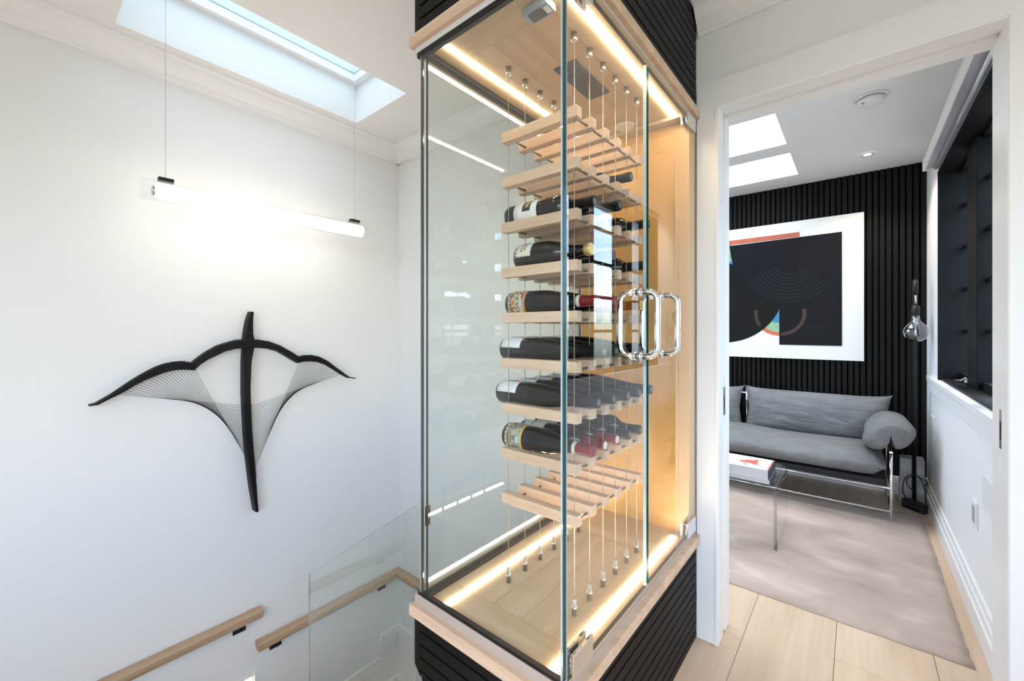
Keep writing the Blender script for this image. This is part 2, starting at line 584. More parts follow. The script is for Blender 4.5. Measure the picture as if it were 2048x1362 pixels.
# hall walls
m = MB()
m.box(XL - 0.12, XL, YN - 0.1, YW, ZW, 2.75)
struct(m.build('wall_left', white))
m = MB()
m.box(XL - 0.12, DX0 - 0.012, YW, YS, ZW, 2.75)
m.box(DX1 + 0.012, XR + 0.12, YW, YS, -0.25, 2.75)
m.box(DX0 - 0.012, DX1 + 0.012, YW, YS, DZ + 0.012, 2.75)
struct(m.build('wall_far', white))
m = MB()      # right wall with an unseen window added for fill light
RW0, RW1, RZ0, RZ1 = -1.45, 0.15, 0.75, 2.25
m.box(XR, XR + 0.12, YN, RW0, -0.25, 2.75); m.box(XR, XR + 0.12, RW1, YW, -0.25, 2.75)
m.box(XR, XR + 0.12, RW0, RW1, -0.25, RZ0); m.box(XR, XR + 0.12, RW0, RW1, RZ1, 2.75)
struct(m.build('wall_right', white))
m = MB()
f = 0.05
m.box(XR + 0.03, XR + 0.10, RW0, RW0 + f, RZ0, RZ1); m.box(XR + 0.03, XR + 0.10, RW1 - f, RW1, RZ0, RZ1)
m.box(XR + 0.03, XR + 0.10, RW0 + f, RW1 - f, RZ0, RZ0 + f); m.box(XR + 0.03, XR + 0.10, RW0 + f, RW1 - f, RZ1 - f, RZ1)
m.box(XR + 0.03, XR + 0.10, -0.675, -0.625, RZ0 + f, RZ1 - f)
w6 = struct(m.build('window_6', white_trim))
for ya, yb in ((RW0 + f, -0.675), (-0.625, RW1 - f)):
    m = MB(); m.box(XR + 0.062, XR + 0.068, ya, yb, RZ0 + f, RZ1 - f)
    m.build('window_pane', fill_window_glass, w6)
m = MB()      # near wall; the window behind the camera is added to bring light
NW0, NW1, NZ0, NZ1 = -0.70, 1.10, 0.75, 2.25
m.box(XL, NW0, YN - 0.12, YN, ZW, 2.75)
m.box(NW1, XR + 0.12, YN - 0.12, YN, -0.25, 2.75)
m.box(NW0, NW1, YN - 0.12, YN, -0.25, NZ0)
m.box(NW0, NW1, YN - 0.12, YN, NZ1, 2.75)
struct(m.build('wall_near', white))
m = MB()      # frame of the added near window
f = 0.05
m.box(NW0, NW0 + f, YN - 0.10, YN - 0.03, NZ0, NZ1); m.box(NW1 - f, NW1, YN - 0.10, YN - 0.03, NZ0, NZ1)
m.box(NW0 + f, NW1 - f, YN - 0.10, YN - 0.03, NZ0, NZ0 + f); m.box(NW0 + f, NW1 - f, YN - 0.10, YN - 0.03, NZ1 - f, NZ1)
m.box(0.175, 0.225, YN - 0.10, YN - 0.03, NZ0 + f, NZ1 - f)
w2 = struct(m.build('window_2', white_trim))
for xa, xb in ((NW0 + f, 0.175), (0.225, NW1 - f)):
    m = MB(); m.box(xa, xb, YN - 0.068, YN - 0.062, NZ0 + f, NZ1 - f)
    m.build('window_pane', fill_window_glass, w2)
# hall ceiling with the long skylight
SX0, SX1, SY0, SY1, STOP = -2.31, -1.82, 0.277, 1.333, 2.74
m = MB()
m.box(XL, SX0, YN, YW, ZC, STOP); m.box(SX1, XR, YN, YW, ZC, STOP)
m.box(SX0, SX1, YN, SY0, ZC, STOP); m.box(SX0, SX1, SY1, YW, ZC, STOP)
struct(m.build('ceiling', white_ceil))
m = MB()      # skylight unit: frame and pane
f = 0.035
z0, z1 = 2.66, 2.75
m.box(SX0, SX0 + f, SY0, SY1, z0, z1); m.box(SX1 - f, SX1, SY0, SY1, z0, z1)
m.box(SX0 + f, SX1 - f, SY0, SY0 + f, z0, z1); m.box(SX0 + f, SX1 - f, SY1 - f, SY1, z0, z1)
w3 = struct(m.build('window_3', white_trim))
m = MB(); m.box(SX0 + f, SX1 - f, SY0 + f, SY1 - f, 2.70, 2.706)
m.build('window_pane', tinted_sky_glass, w3)

# crown mouldings: profile (distance from wall, z)
CROWN = [(0, 2.347), (0.014, 2.347), (0.016, 2.358), (0.026, 2.362), (0.03, 2.375), (0.05, 2.392), (0.066, 2.412), (0.072, 2.424),
         (0.084, 2.427), (0.099, 2.431), (0.099, 2.44), (0, 2.44)]
m = MB()
m.prism([(-0, 0)] and [(XL + d, z) for d, z in CROWN], 'Y', YN, YW)
struct(m.build('trim_1', white_trim))
m = MB()
m.prism([(YW - d, z) for d, z in CROWN], 'X', XL, -0.99)
struct(m.build('trim_2', white_trim))
m = MB()
m.prism([(YW - d, z) for d, z in CROWN], 'X', -0.48, XR)
struct(m.build('trim_3', white_trim))

# stairwell: bottom, sides, skirting mouldings
m = MB()
m.box(XL, -0.79, YN, YW, ZW - 0.05, ZW)
struct(m.build('floor_stairwell', oak_floor))
m = MB()
m.box(-0.79, -0.70, 0.758, YW, ZW, -0.25)
m.box(-0.985, -0.90, -0.25, 0.70, ZW, -0.25)
struct(m.build('wall_stairwell', stair_wall))
m = MB()
m.box(XL, -0.985, YN, -0.25, ZW, -0.02)
m.box(XL, -0.985, YN, -0.25, -0.02, 0.0)
struct(m.build('floor_landing', oak_floor))


def skirt(name, parts):
    m = MB()
    for p in parts:
        m.box(*p)
    return struct(m.build(name, white_trim))


skirt('trim_4', [(XL, -0.9, YW - 0.014, YW, -0.965, -0.885), (XL, -0.9, YW - 0.022, YW, -0.885, -0.835),
                 (XL, XL + 0.014, 1.585, YW - 0.022, -0.965, -0.885), (XL, XL + 0.022, 1.585, YW - 0.022, -0.885, -0.835)])
skirt('trim_5', [(XL, XL + 0.012, 0.3, 1.585, -1.045, -1.03), (XL, XL + 0.02, 0.3, 1.585, -0.995, -0.978)])
skirt('trim_6', [(XL, -0.9, YW - 0.02, YW, -1.225, -1.18), (XL, XL + 0.02, 1.3, YW - 0.02, -1.225, -1.18)])

# doorway lining and casings
JD = 0.012
m = MB()
m.box(DX0 - JD, DX0, YW - 0.018, 1.782, 0.003, DZ)
m.box(DX0 - JD, DX0, 1.822, YS + 0.015, 0.003, DZ)
m.box(DX0 - 0.06, DX0 - JD - 0.001, 1.785, 1.819, 0.003, DZ)
m.box(DX1, DX1 + JD, YW - 0.018, YS + 0.015, 0.003, DZ)
m.box(DX0 - JD, DX1 + JD, YW - 0.018, 1.782, DZ, DZ + JD)
m.box(DX0 - JD, DX1 + JD, 1.822, YS + 0.015, DZ, DZ + JD)
m.box(DX0 - JD, DX1 + JD, 1.782, 1.822, DZ + 0.045, DZ + 0.055)
d1 = struct(m.build('door_1', white_trim))
for x, y, z in ((DX0 + 0.0008, 1.802, 0.92), (DX1 - 0.0008, 1.79, 0.92)):
    s = 1 if x < 0 else -1
    m = MB()
    m.box(min(x, x - s * 0.003), max(x, x - s * 0.003), y - 0.012, y + 0.012, z - 0.055, z + 0.055)
    p = m.build('strike_plate', chrome, d1)
    m = MB()
    m.box(min(x, x + s * 0.0008), max(x, x + s * 0.0008), y - 0.006, y + 0.006, z - 0.03, z + 0.02)
    m.build('latch_slot', rubber, p)
CAS = 0.02
m = MB()
m.box(-0.4835, DX0 - 0.002, YW - CAS, YW, 0.002, DZ + 0.108)
m.box(DX0 - 0.012, DX0 - 0.002, YW - CAS - 0.004, YW - CAS, 0.002, DZ + 0.004)
struct(m.build('trim_7', white_trim))
m = MB()
m.box(DX0 - 0.002, DX1 + 0.09, YW - CAS, YW, DZ + 0.004, DZ + 0.108)
m.box(DX0 - 0.002, DX1 + 0.002, YW - CAS - 0.004, YW - CAS, DZ + 0.004, DZ + 0.014)
struct(m.build('trim_8', white_trim))
m = MB()
m.box(DX1 + 0.002, DX1 + 0.09, YW - CAS, YW, 0.002, DZ + 0.004)
m.box(DX1 + 0.002, DX1 + 0.012, YW - CAS - 0.004, YW - CAS, 0.002, DZ + 0.004)
struct(m.build('trim_9', white_trim))

m = MB()
m.prism([(YW, 0.001), (YW - 0.018, 0.001), (YW - 0.018, 0.12), (YW - 0.008, 0.15), (YW, 0.155)], 'X', DX1 + 0.091, XR)
struct(m.build('baseboard_far', white_trim))
m = MB()
m.prism([(XR, 0.001), (XR - 0.018, 0.001), (XR - 0.018, 0.12), (XR - 0.008, 0.15), (XR, 0.155)], 'Y', YN, YW - 0.019)
struct(m.build('baseboard_right', white_trim))
m = MB()
m.prism([(YN, 0.001), (YN + 0.018, 0.001), (YN + 0.018, 0.12), (YN + 0.008, 0.15), (YN, 0.155)], 'X', XL, XR - 0.019)
struct(m.build('baseboard_near', white_trim))

# ------------------------------------------------------------------ study shell
m = MB()
m.box(XSL, XS + 0.25, YB, YB + 0.12, -0.25, 2.75)
wall_b = struct(m.build('wall_study_far', black_core))
SP = 0.0367
sm = MB()
sm.box(-0.0125, 0.0125, -0.019, 0, 0.0, 2.398, bev=0.001)
slat_me = sm.mesh('slat', black_wood)
x = XS - 0.016
while x > XSL + 0.02:
    psub(slat_me, 'slat', (x, YB, 0.001), wall_b)
    x -= SP
WY0, WY1, WZ0, WZ1 = 1.98, 3.635, 0.895, 2.168
m = MB()
m.box(XS, XS + 0.25, YS, WY0, -0.25, 2.75); m.box(XS, XS + 0.25, WY1, YB, -0.25, 2.75)
m.box(XS, XS + 0.25, WY0, WY1, -0.25, WZ0); m.box(XS, XS + 0.25, WY0, WY1, WZ1, 2.75)
struct(m.build('wall_study_right', white))
m = MB()  # study left wall; its unseen window is added to brighten the study
LW0, LW1, LZ0, LZ1 = 2.42, 3.62, 1.05, 2.15
m.box(XSL - 0.12, XSL, YS, LW0, -0.25, 2.75); m.box(XSL - 0.12, XSL, LW1, YB, -0.25, 2.75)
m.box(XSL - 0.12, XSL, LW0, LW1, -0.25, LZ0); m.box(XSL - 0.12, XSL, LW0, LW1, LZ1, 2.75)
struct(m.build('wall_study_left', white))
m = MB()
f = 0.05
m.box(XSL - 0.10, XSL - 0.03, LW0, LW0 + f, LZ0, LZ1); m.box(XSL - 0.10, XSL - 0.03, LW1 - f, LW1, LZ0, LZ1)
m.box(XSL - 0.10, XSL - 0.03, LW0 + f, LW1 - f, LZ0, LZ0 + f); m.box(XSL - 0.10, XSL - 0.03, LW0 + f, LW1 - f, LZ1 - f, LZ1)
m.box(XSL - 0.10, XSL - 0.03, 2.995, 3.045, LZ0 + f, LZ1 - f)
w7 = struct(m.build('window_7', black_frame))
for ya, yb in ((LW0 + f, 2.995), (3.045, LW1 - f)):
    m = MB(); m.box(XSL - 0.068, XSL - 0.062, ya, yb, LZ0 + f, LZ1 - f)
    m.build('window_pane', fill_window_glass, w7)
# study ceiling with two skylights
KX0, KX1 = -1.55, -0.352
K = [(2.712, 3.203), (3.38, 3.882)]
m = MB()
m.box(XSL, KX0, YS, YB, ZS, 2.70); m.box(KX1, XS, YS, YB, ZS, 2.70)
m.box(KX0, KX1, YS, K[0][0], ZS, 2.70); m.box(KX0, KX1, K[0][1], K[1][0], ZS, 2.70); m.box(KX0, KX1, K[1][1], YB, ZS, 2.70)
struct(m.build('ceiling_study', white_ceil))
for i, (ya, yb) in enumerate(K):
    m = MB()
    f = 0.02
    m.box(KX0, KX0 + f, ya, yb, 2.64, 2.70); m.box(KX1 - f, KX1, ya, yb, 2.64, 2.70)
    m.box(KX0 + f, KX1 - f, ya, ya + f, 2.64, 2.70); m.box(KX0 + f, KX1 - f, yb - f, yb, 2.64, 2.70)
    wk = struct(m.build('window_%d' % (4 + i), white_trim))
    m = MB(); m.box(KX0 + f, KX1 - f, ya + f, yb - f, 2.66, 2.666)
    m.build('window_pane', sky_glass, wk)
# study window: deep black frame
GX = 0.50
m = MB()
m.box(XS - 0.001, GX + 0.05, WY1 - 0.012, WY1, WZ0, WZ1)            # far reveal lining
m.box(XS - 0.001, GX + 0.05, WY0, WY0 + 0.012, WZ0, WZ1)
m.box(XS - 0.001, GX + 0.05, WY0 + 0.012, WY1 - 0.012, WZ1 - 0.012, WZ1)
m.box(XS + 0.012, GX + 0.05, WY0 + 0.012, WY1 - 0.012, WZ0, WZ0 + 0.012)
win = struct(m.build('window_1', black_frame))
POSTS = [(2.392, 2.616), (3.03, 3.254)]
for a, b in POSTS:
    m = MB(); m.box(0.45, GX + 0.02, a, b, WZ0 + 0.012, WZ1 - 0.012, bev=0.004)
    m.build('mullion', black_frame, win)
bays = [(WY0 + 0.012, POSTS[0][0]), (POSTS[0][1], POSTS[1][0]), (POSTS[1][1], WY1 - 0.012)]
for a, b in bays:
    m = MB(); m.box(GX, GX + 0.006, a, b, WZ0 + 0.012, WZ1 - 0.012)
    m.build('window_pane', clear_window, win)
    m = MB()
    m.box(GX - 0.03, GX - 0.002, a, b, WZ0 + 0.012, WZ0 + 0.05)
    m.box(GX - 0.03, GX - 0.002, a, b, WZ1 - 0.03, WZ1 - 0.012)
    m.build('sash_rail', black_frame, win)
    z = 1.942
    while z > 1.0:
        m = MB(); m.box(GX - 0.014, GX - 0.002, a, b, z - 0.011, z + 0.011)
        m.build('muntin', black_frame, win)
        z -= 0.25
m = MB()
m.lathe([(0.008, 0), (0.012, 0.004), (0.012, 0.02), (0.006, 0.024)], 'Z', (0.455, 3.30, WZ0 + 0.012), 12)
m.tube([(0.455, 3.30, WZ0 + 0.034), (0.445, 3.27, WZ0 + 0.045), (0.43, 3.27, WZ0 + 0.035), (0.415, 3.33, WZ0 + 0.03)], 0.005, 8)
m.build('window_crank', steel, win)
# sill
m = MB()
m.box(0.357, XS + 0.014, WY0 - 0.1, 3.96, 0.865, 0.893, bev=0.002)
m.box(0.362, XS, WY0 - 0.1, 3.955, 0.805, 0.865)
struct(m.build('trim_10', white_trim))
# baseboards of the study
m = MB()
m.prism([(XS, 0.001), (XS - 0.02, 0.001), (XS - 0.02, 0.085), (XS - 0.014, 0.09), (XS - 0.014, 0.118), (XS - 0.008, 0.125), (XS - 0.008, 0.15), (XS, 0.156)],
        'Y', YS, YB - 0.02)
struct(m.build('baseboard_study_right', white_trim))
m = MB()
m.prism([(YB - 0.0195, 0.001), (YB - 0.035, 0.001), (YB - 0.035, 0.085), (YB - 0.03, 0.12), (YB - 0.0195, 0.13)], 'X', XSL, XS - 0.021)
struct(m.build('baseboard_study_far', white_trim))
# flush vent panels and switch on the study wall
for (ya, yb, za, zb, lab) in ((2.02, 2.421, 0.520, 0.646, 'flush white wall panel with thin shadow gap beside the light switch'),
                              (3.74, 3.893, 0.500, 0.645, 'small flush white wall panel near the black slat wall')):
    t = thing('wall_panel', lab, 'panel', (XS, (ya + yb) / 2, za))
    m = MB(); m.box(XS - 0.003, XS - 0.0003, ya, yb, za, zb)
    m2 = MB(); m2.box(XS - 0.006, XS - 0.0031, ya + 0.004, yb - 0.004, za + 0.004, zb - 0.004, bev=0.001)
    sub(m, 'panel_rim', plastic_white, t)
    sub(m2, 'panel_face', white_trim, t)
t = thing('light_switch', 'white switch plate with grey rocker low on the study wall', 'switch', (XS, 2.56, 0.385))
m = MB(); m.box(XS - 0.007, XS - 0.0003, 2.520, 2.602, 0.385, 0.490, bev=0.002); sub(m, 'plate', plastic_white, t)
m = MB(); m.box(XS - 0.010, XS - 0.0071, 2.545, 2.577, 0.405, 0.470, bev=0.001); sub(m, 'rocker', plain('grey_rocker', (0.42, 0.42, 0.43), 0.4), t)

# ------------------------------------------------------------------ glazed wine cabinet
GXR, GYF, CXL = -0.485, 0.758, -0.995      # right glass face, front glass face, left side of the case
ZF, ZT, CYB = 0.430, 2.002, 1.712          # cabinet floor and ceiling heights, back of the case
cab = thing('wine_cabinet', 'tall frameless glass wine cabinet on a black ribbed base with oak ledges', 'cabinet', (-0.74, 1.23, 0.0))
BP, BH = 0.0376, 0.0316
# lower carcass with the cut-away corner over the stairs
out = [(CXL, 0.372), (CXL, 0.2275), (-0.79, 0.001), (GXR - 0.009, 0.001), (GXR - 0.009, 0.372)]
m = MB(); m.prism(out, 'Y', GYF + 0.009, CYB)
lower = sub(m, 'base_carcass', black_core, cab)
m = MB(); m.prism([(CXL, 0.372), (CXL, 0.2275), (-0.972, 0.2021), (-0.972, 0.372)], 'Y', GYF, GYF + 0.009)
sub(m, 'corner_post', black_wood, lower)
ztop = 0.366
for k in range(10):
    z1 = ztop - BP * k; z0 = max(z1 - BH, 0.002)
    if z1 < 0.008:
        break
    xl = lambda z: -0.9715 if z >= 0.2021 else CXL + (0.2275 - z) * 0.905
    m = MB(); m.prism([(xl(z0), z0), (GXR, z0), (GXR, z1), (xl(z1), z1)], 'Y', GYF, GYF + 0.0088)
    sub(m, 'slat', black_wood, lower)
    m = MB(); m.box(GXR - 0.0088, GXR, GYF + 0.0089, CYB, z0, z1, bev=0.0008)
    sub(m, 'slat', black_wood, lower)
# upper carcass
m = MB(); m.box(CXL, GXR - 0.009, GYF + 0.009, CYB, 2.055, 2.436)
upper = sub(m, 'top_carcass', black_core, cab)
m = MB(); m.box(CXL, -0.972, GYF, GYF + 0.009, 2.055, 2.436); sub(m, 'corner_post', black_wood, upper)
for k in range(10):
    z0 = 2.062 + BP * k; z1 = min(z0 + BH, 2.435)
    m = MB(); m.box(-0.9715, GXR, GYF, GYF + 0.0088, z0, z1, bev=0.0008); sub(m, 'slat', black_wood, upper)
    m = MB(); m.box(GXR - 0.0088, GXR, GYF + 0.0089, CYB, z0, z1, bev=0.0008); sub(m, 'slat', black_wood, upper)
# oak ledges (lower, upper) with a recessed riser strip and black glazing channel
NO = 0.016


def frame_ring(x0, x1, y0, y1, z0, z1, wd, bev=0.0):
    m = MB()
    m.box(x0, x1, y0, y0 + wd, z0, z1, bev=bev)
    m.box(x1 - wd, x1, y0 + wd, y1, z0, z1, bev=bev)
    m.box(x0, x0 + wd, y0 + wd, y1, z0, z1, bev=bev)
    return m


sub(frame_ring(CXL - 0.008, GXR + NO, GYF - NO, CYB, 0.374, 0.406, 0.03, 0.003), 'lower_ledge', oak, cab)
sub(frame_ring(CXL - 0.008, GXR + NO, GYF - NO, CYB, 2.018, 2.050, 0.03, 0.003), 'upper_ledge', oak, cab)
m = MB(); m.box(CXL, GXR, GYF, CYB, 0.4061, ZF - 0.0081)
m.box(CXL, -0.96, GYF - 0.001, GYF + 0.012, 0.4061, 0.434)
m.box(-0.96, GXR + 0.001, GYF - 0.001, GYF + 0.001, 0.4061, 0.434)
sub(m, 'lower_riser', plain('washed_oak_riser', (0.50, 0.40, 0.345), 0.3), cab)
m = MB(); m.box(CXL, GXR, GYF, CYB, ZT + 0.012, 2.0179); m.box(CXL + 0.006, GXR, GYF - 0.0022, GYF - 0.0002, ZT, 2.0179); m.box(CXL, GXR, GYF, GYF + 0.0118, ZT, ZT + 0.012); sub(m, 'upper_riser', plain('pale_grey_strip', (0.74, 0.74, 0.75), 0.4), cab)
# boards of the cabinet floor and ceiling
IX0, IX1, IY1 = -0.9465, GXR - 0.002, 1.632
for (za, zb, nm) in ((ZF - 0.008, ZF, 'floor_board'), (ZT, ZT + 0.0119, 'ceiling_board')):
    brd = [(IX0, IX1, GYF + 0.014, 0.872, 'x'), (IX0, IX1, 1.402, IY1 + 0.03, 'x'), (IX1 - 0.103, IX1, 0.872, 1.402, 'y'),
           (IX0, -0.872, 0.872, 1.402, 'y'), (-0.872, -0.79, 0.872, 1.402, 'y'), (-0.79, -0.69, 0.872, 1.402, 'y'), (-0.69, IX1 - 0.103, 0.872, 1.402, 'y')]
    for (a, b, c, d, ax) in brd:
        m = MB(); m.box(a + 0.0004, b - 0.0004, c + 0.0004, d - 0.0004, za, zb, bev=0.0006)
        sub(m, nm, oak_case_x if ax == 'x' else oak_case_y, cab)
m = MB(); m.box(IX0, IX1, IY1, CYB, ZF, ZT); sub(m, 'back_panel', oak_gold, cab)
m = MB(); m.box(IX0, IX1, 1.588, IY1, ZT - 0.012, ZT - 0.0002); sub(m, 'ceiling_cleat', oak_case_x, cab)
# black glazing channels
GXL = -0.951      # inner face of the side glass
m = MB(); m.box(CXL + 0.012, GXR - 0.012, GYF + 0.002, GYF + 0.0135, 0.4342, 0.443); m.box(GXL - 0.018, GXL + 0.004, GYF + 0.014, IY1, ZF + 0.0002, 0.443)
sub(m, 'lower_channel', channel_m, cab)
m = MB(); m.box(CXL + 0.012, GXR - 0.012, GYF - 0.001, GYF + 0.0135, ZT - 0.015, ZT - 0.0002); m.box(GXL - 0.018, GXL + 0.004, GYF + 0.014, IY1, ZT - 0.015, ZT - 0.0003)
sub(m, 'upper_channel', channel_m, cab)
for (za, zb) in ((ZT, 2.0118), (ZF - 0.008, ZF)):
    m = MB(); m.box(CXL, IX0 - 0.0005, GYF + 0.012, CYB, za, zb)
    sub(m, 'side_margin', oak_case_y, cab)


def pane_box(x0, x1, y0, y1, z0, z1, thin, mat, name, parent, edge=None, plus=None):
    """a glass pane whose four narrow sides show the green edge"""
    m = MB()
    m.box(x0, x1, y0, y1, z0, z1)
    m.bm.normal_update()
    for f in m.bm.faces:
        f.normal_update()
        n = f.normal
        f.material_index = 0 if abs(n['XYZ'.index(thin)]) > 0.9 else (2 if abs(n.z) > 0.9 else 1)
        if plus and sum(n['XYZ'.index(c)] * sg for c, sg in [plus]) < -0.9:
            f.material_index = 3
    return sub(m, name, [mat, edge or edge_green, channel_m, edge_dark], parent)


pane_box(CXL + 0.027, GXR - 0.001, GYF + 0.0005, GYF + 0.0120, 0.4432, ZT - 0.0152, 'Y', pane, 'front_glass', cab, plus=('X', 1))
pane_box(GXL - 0.010, GXL, GYF + 0.0135, IY1 - 0.001, 0.4432, ZT - 0.0152, 'X', pane_left, 'side_glass', cab, edge_dark)
pale_edge_m = plain('pale_glazing_seal', (0.50, 0.54, 0.58), 0.2, spec=0.4)  # pale colour carrying the reflection along the near glass corner
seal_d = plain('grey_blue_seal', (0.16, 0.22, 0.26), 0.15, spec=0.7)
m = MB(); m.box(CXL + 0.0245, CXL + 0.0268, GYF + 0.0006, GYF + 0.0120, 0.4432, ZT - 0.0152); sub(m, 'corner_seal', pale_edge_m, cab)  # pale strip along the left glass corner
m = MB(); m.box(GXR - 0.0062, GXR - 0.0022, GYF - 0.0004, GYF + 0.0004, 0.4432, ZT - 0.0152); sub(m, 'corner_seal', pale_edge_m, cab)  # reflection at the mitred glass corner, laid on as a pale strip
m = MB(); m.box(GXR - 0.0095, GXR - 0.0015, GYF + 0.0122, GYF + 0.0152, 0.4432, ZT - 0.0152); sub(m, 'corner_seal', seal_d, cab)  # door seal at the near corner
# doors: pane, pull handles (outside and inside), clip hinges
DT = 0.010


def loop(y, z0, z1, xg, s, depth=0.052, r=0.0092):
    R = 0.026
    pts = [(xg, y, z1)]
    for k in range(7):
        a = k / 6 * PI / 2
        pts.append((xg + s * (depth - R + R * math.sin(a)), y, z1 - R + R * math.cos(a)))
    for k in range(7):
        a = k / 6 * PI / 2
        pts.append((xg + s * (depth - R + R * math.cos(a)), y, z0 + R - R * math.sin(a)))
    pts.append((xg, y, z0))
    m = MB()
    m.tube(pts, r, 14)
    for z in (z0, z1):
        m.lathe([(0.0135, 0), (0.0135, 0.004), (0.011, 0.006)], 'X', (xg if s > 0 else xg - 0.006, y, z), 16)
    return m


def clip_hinge(y0, y1, z0, z1):
    m = MB()
    m.box(GXR + 0.0003, GXR + 0.008, y0, y1, z0, z1, bev=0.0012)
    m.box(GXR - DT - 0.008, GXR - DT - 0.0003, y0, y1, z0, z1, bev=0.0012)
    return m


hy = [(1.165, [(0.785, 0.875)]), (1.335, [(1.585, 1.683)])]
for i, (ya, yb) in enumerate(((GYF + 0.0158, 1.214), (1.231, 1.700))):
    d = pane_box(GXR - DT, GXR, ya, yb, 0.436, 1.992, 'X', pane, 'glass_door', cab)
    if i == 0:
        d.data.materials[1] = pale_edge_m  # end edges pale instead of green
    d['label'] = ('hinged glass door beside the glass corner', 'hinged glass door beside the white casing')[i]
    for s in (1, -1):
        sub(loop(hy[i][0], 1.124, 1.309, GXR if s > 0 else GXR - DT, s), 'pull_handle', chrome, d)
    for (h0, h1) in hy[i][1]:
        for (za, zb) in ((0.434, 0.487), (1.957, 2.0012)):
            sub(clip_hinge(h0, h1, za, zb), 'hinge', chrome, d)
# LED strips let into floor and ceiling
for (x, za) in ((-0.530, ZF), (-0.888, ZF), (-0.530, ZT), (-0.895, ZT)):
    up = za < 1
    m = MB()
    hw = 0.008 if x > -0.7 else 0.006
    m.box(x - hw, x + hw, GYF + 0.016, 1.585, za if up else za - 0.004, za + 0.004 if up else za - 0.0001)
    sub(m, 'led_strip', led_m, cab)

# things on the cabinet ceiling
t = thing('air_vent', 'dark grey rectangular air grille on the cabinet ceiling', 'vent', (-0.68, 1.18, 2.0))
m = MB(); m.box(-0.719, -0.642, 1.070, 1.291, ZT - 0.004, ZT - 0.0002, bev=0.0008); sub(m, 'grille_frame', vent_m, t)
for k in range(9):
    m = MB(); xx = -0.713 + k * 0.0078
    m.box(xx, xx + 0.003, 1.076, 1.285, ZT - 0.0055, ZT - 0.0041); sub(m, 'louvre', vent_m, t)
t = thing('temperature_sensor', 'small blue grey digital thermometer on the cabinet ceiling', 'thermometer', (-0.608, 0.838, 1.99))
m = MB(); m.box(-0.645, -0.571, 0.818, 0.860, ZT - 0.020, ZT - 0.0002, bev=0.003); sub(m, 'housing', device_m, t)
m = MB(); m.box(-0.633, -0.592, 0.824, 0.854, ZT - 0.0215, ZT - 0.0201); sub(m, 'display', screen_m, t)
m = MB(); m.box(-0.588, -0.576, 0.828, 0.850, ZT - 0.0215, ZT - 0.0201); sub(m, 'button', plastic_white, t)
t = thing('ceiling_diffuser', 'round white disc on the cabinet ceiling near the golden panel', 'diffuser', (-0.705, 1.545, 2.0))
m = MB(); m.lathe([(0.037, 0), (0.037, 0.003), (0.034, 0.005)], 'Z', (-0.705, 1.545, ZT - 0.0052), 28); sub(m, 'disc', plastic_white, t)
m = MB(); m.lathe([(0.006, 0), (0.006, 0.003)], 'Z', (-0.705, 1.545, ZT - 0.0083), 12); sub(m, 'centre_screw', steel, t)

# ------------------------------------------------------------------ hanging wine rack
CX0, CX1 = -0.8215, -0.5895
SY = [0.976 + 0.0825 * i for i in range(6)]
TOPS = [1.800 - 0.137 * i for i in range(9)]
rack = thing('wine_rack', 'hanging oak slat wine rack strung on steel cables inside the glass cabinet', 'wine rack', (-0.706, 1.18, ZF))
m = MB(); m.box(-0.132, 0.132, -0.0135, 0.0135, -0.030, 0, bev=0.0012)
slat_m = m.mesh('slat', oak)
m = MB(); m.lathe([(0.0036, 0), (0.0036, SY[1] - SY[0] - 0.0274)], 'Y', (0, 0, 0), 10)
pin_m = m.mesh('spacer_pin', plain('dark_steel', (0.30, 0.29, 0.27), 0.35, metal=0.9))
m = MB(); m.lathe([(0.005, -0.0015), (0.005, 0), (0.002, 0.0001)], 'Z', (0, 0, 0), 10)
ferr_m = m.mesh('ferrule', steel)
for zt in TOPS:
    for i, y in enumerate(SY):
        s_ = psub(slat_m, 'slat', (-0.706, y, zt), rack)
        for cxp in (CX0, CX1):
            psub(ferr_m, 'ferrule', (cxp, y, zt - 0.0302), s_)
            if i < 5:
                psub(pin_m, 'spacer_pin', (cxp + (0.012 if cxp == CX0 else 0.0), y + 0.0137, zt - 0.0225), s_)
for y in SY:
    for cxp in (CX0, CX1):
        m = MB(); m.tube([(cxp, y, ZF + 0.05), (cxp, y, ZT - 0.02)], 0.0011, 6); sub(m, 'cable', cable_m, rack)
        m = MB(); m.lathe([(0.007, 0), (0.007, 0.02), (0.0075, 0.0205), (0.0075, 0.0235), (0.0055, 0.024), (0.005, 0.043), (0.002, 0.044)],
                          'Z', (cxp, y, ZF), 14)
        sub(m, 'lower_anchor', steel, rack)
        m = MB(); m.lathe([(0.002, 0), (0.008, 0.001), (0.0085, 0.003), (0.0085, 0.022)], 'Z', (cxp, y, ZT - 0.0222), 14)
        sub(m, 'upper_anchor', steel, rack)

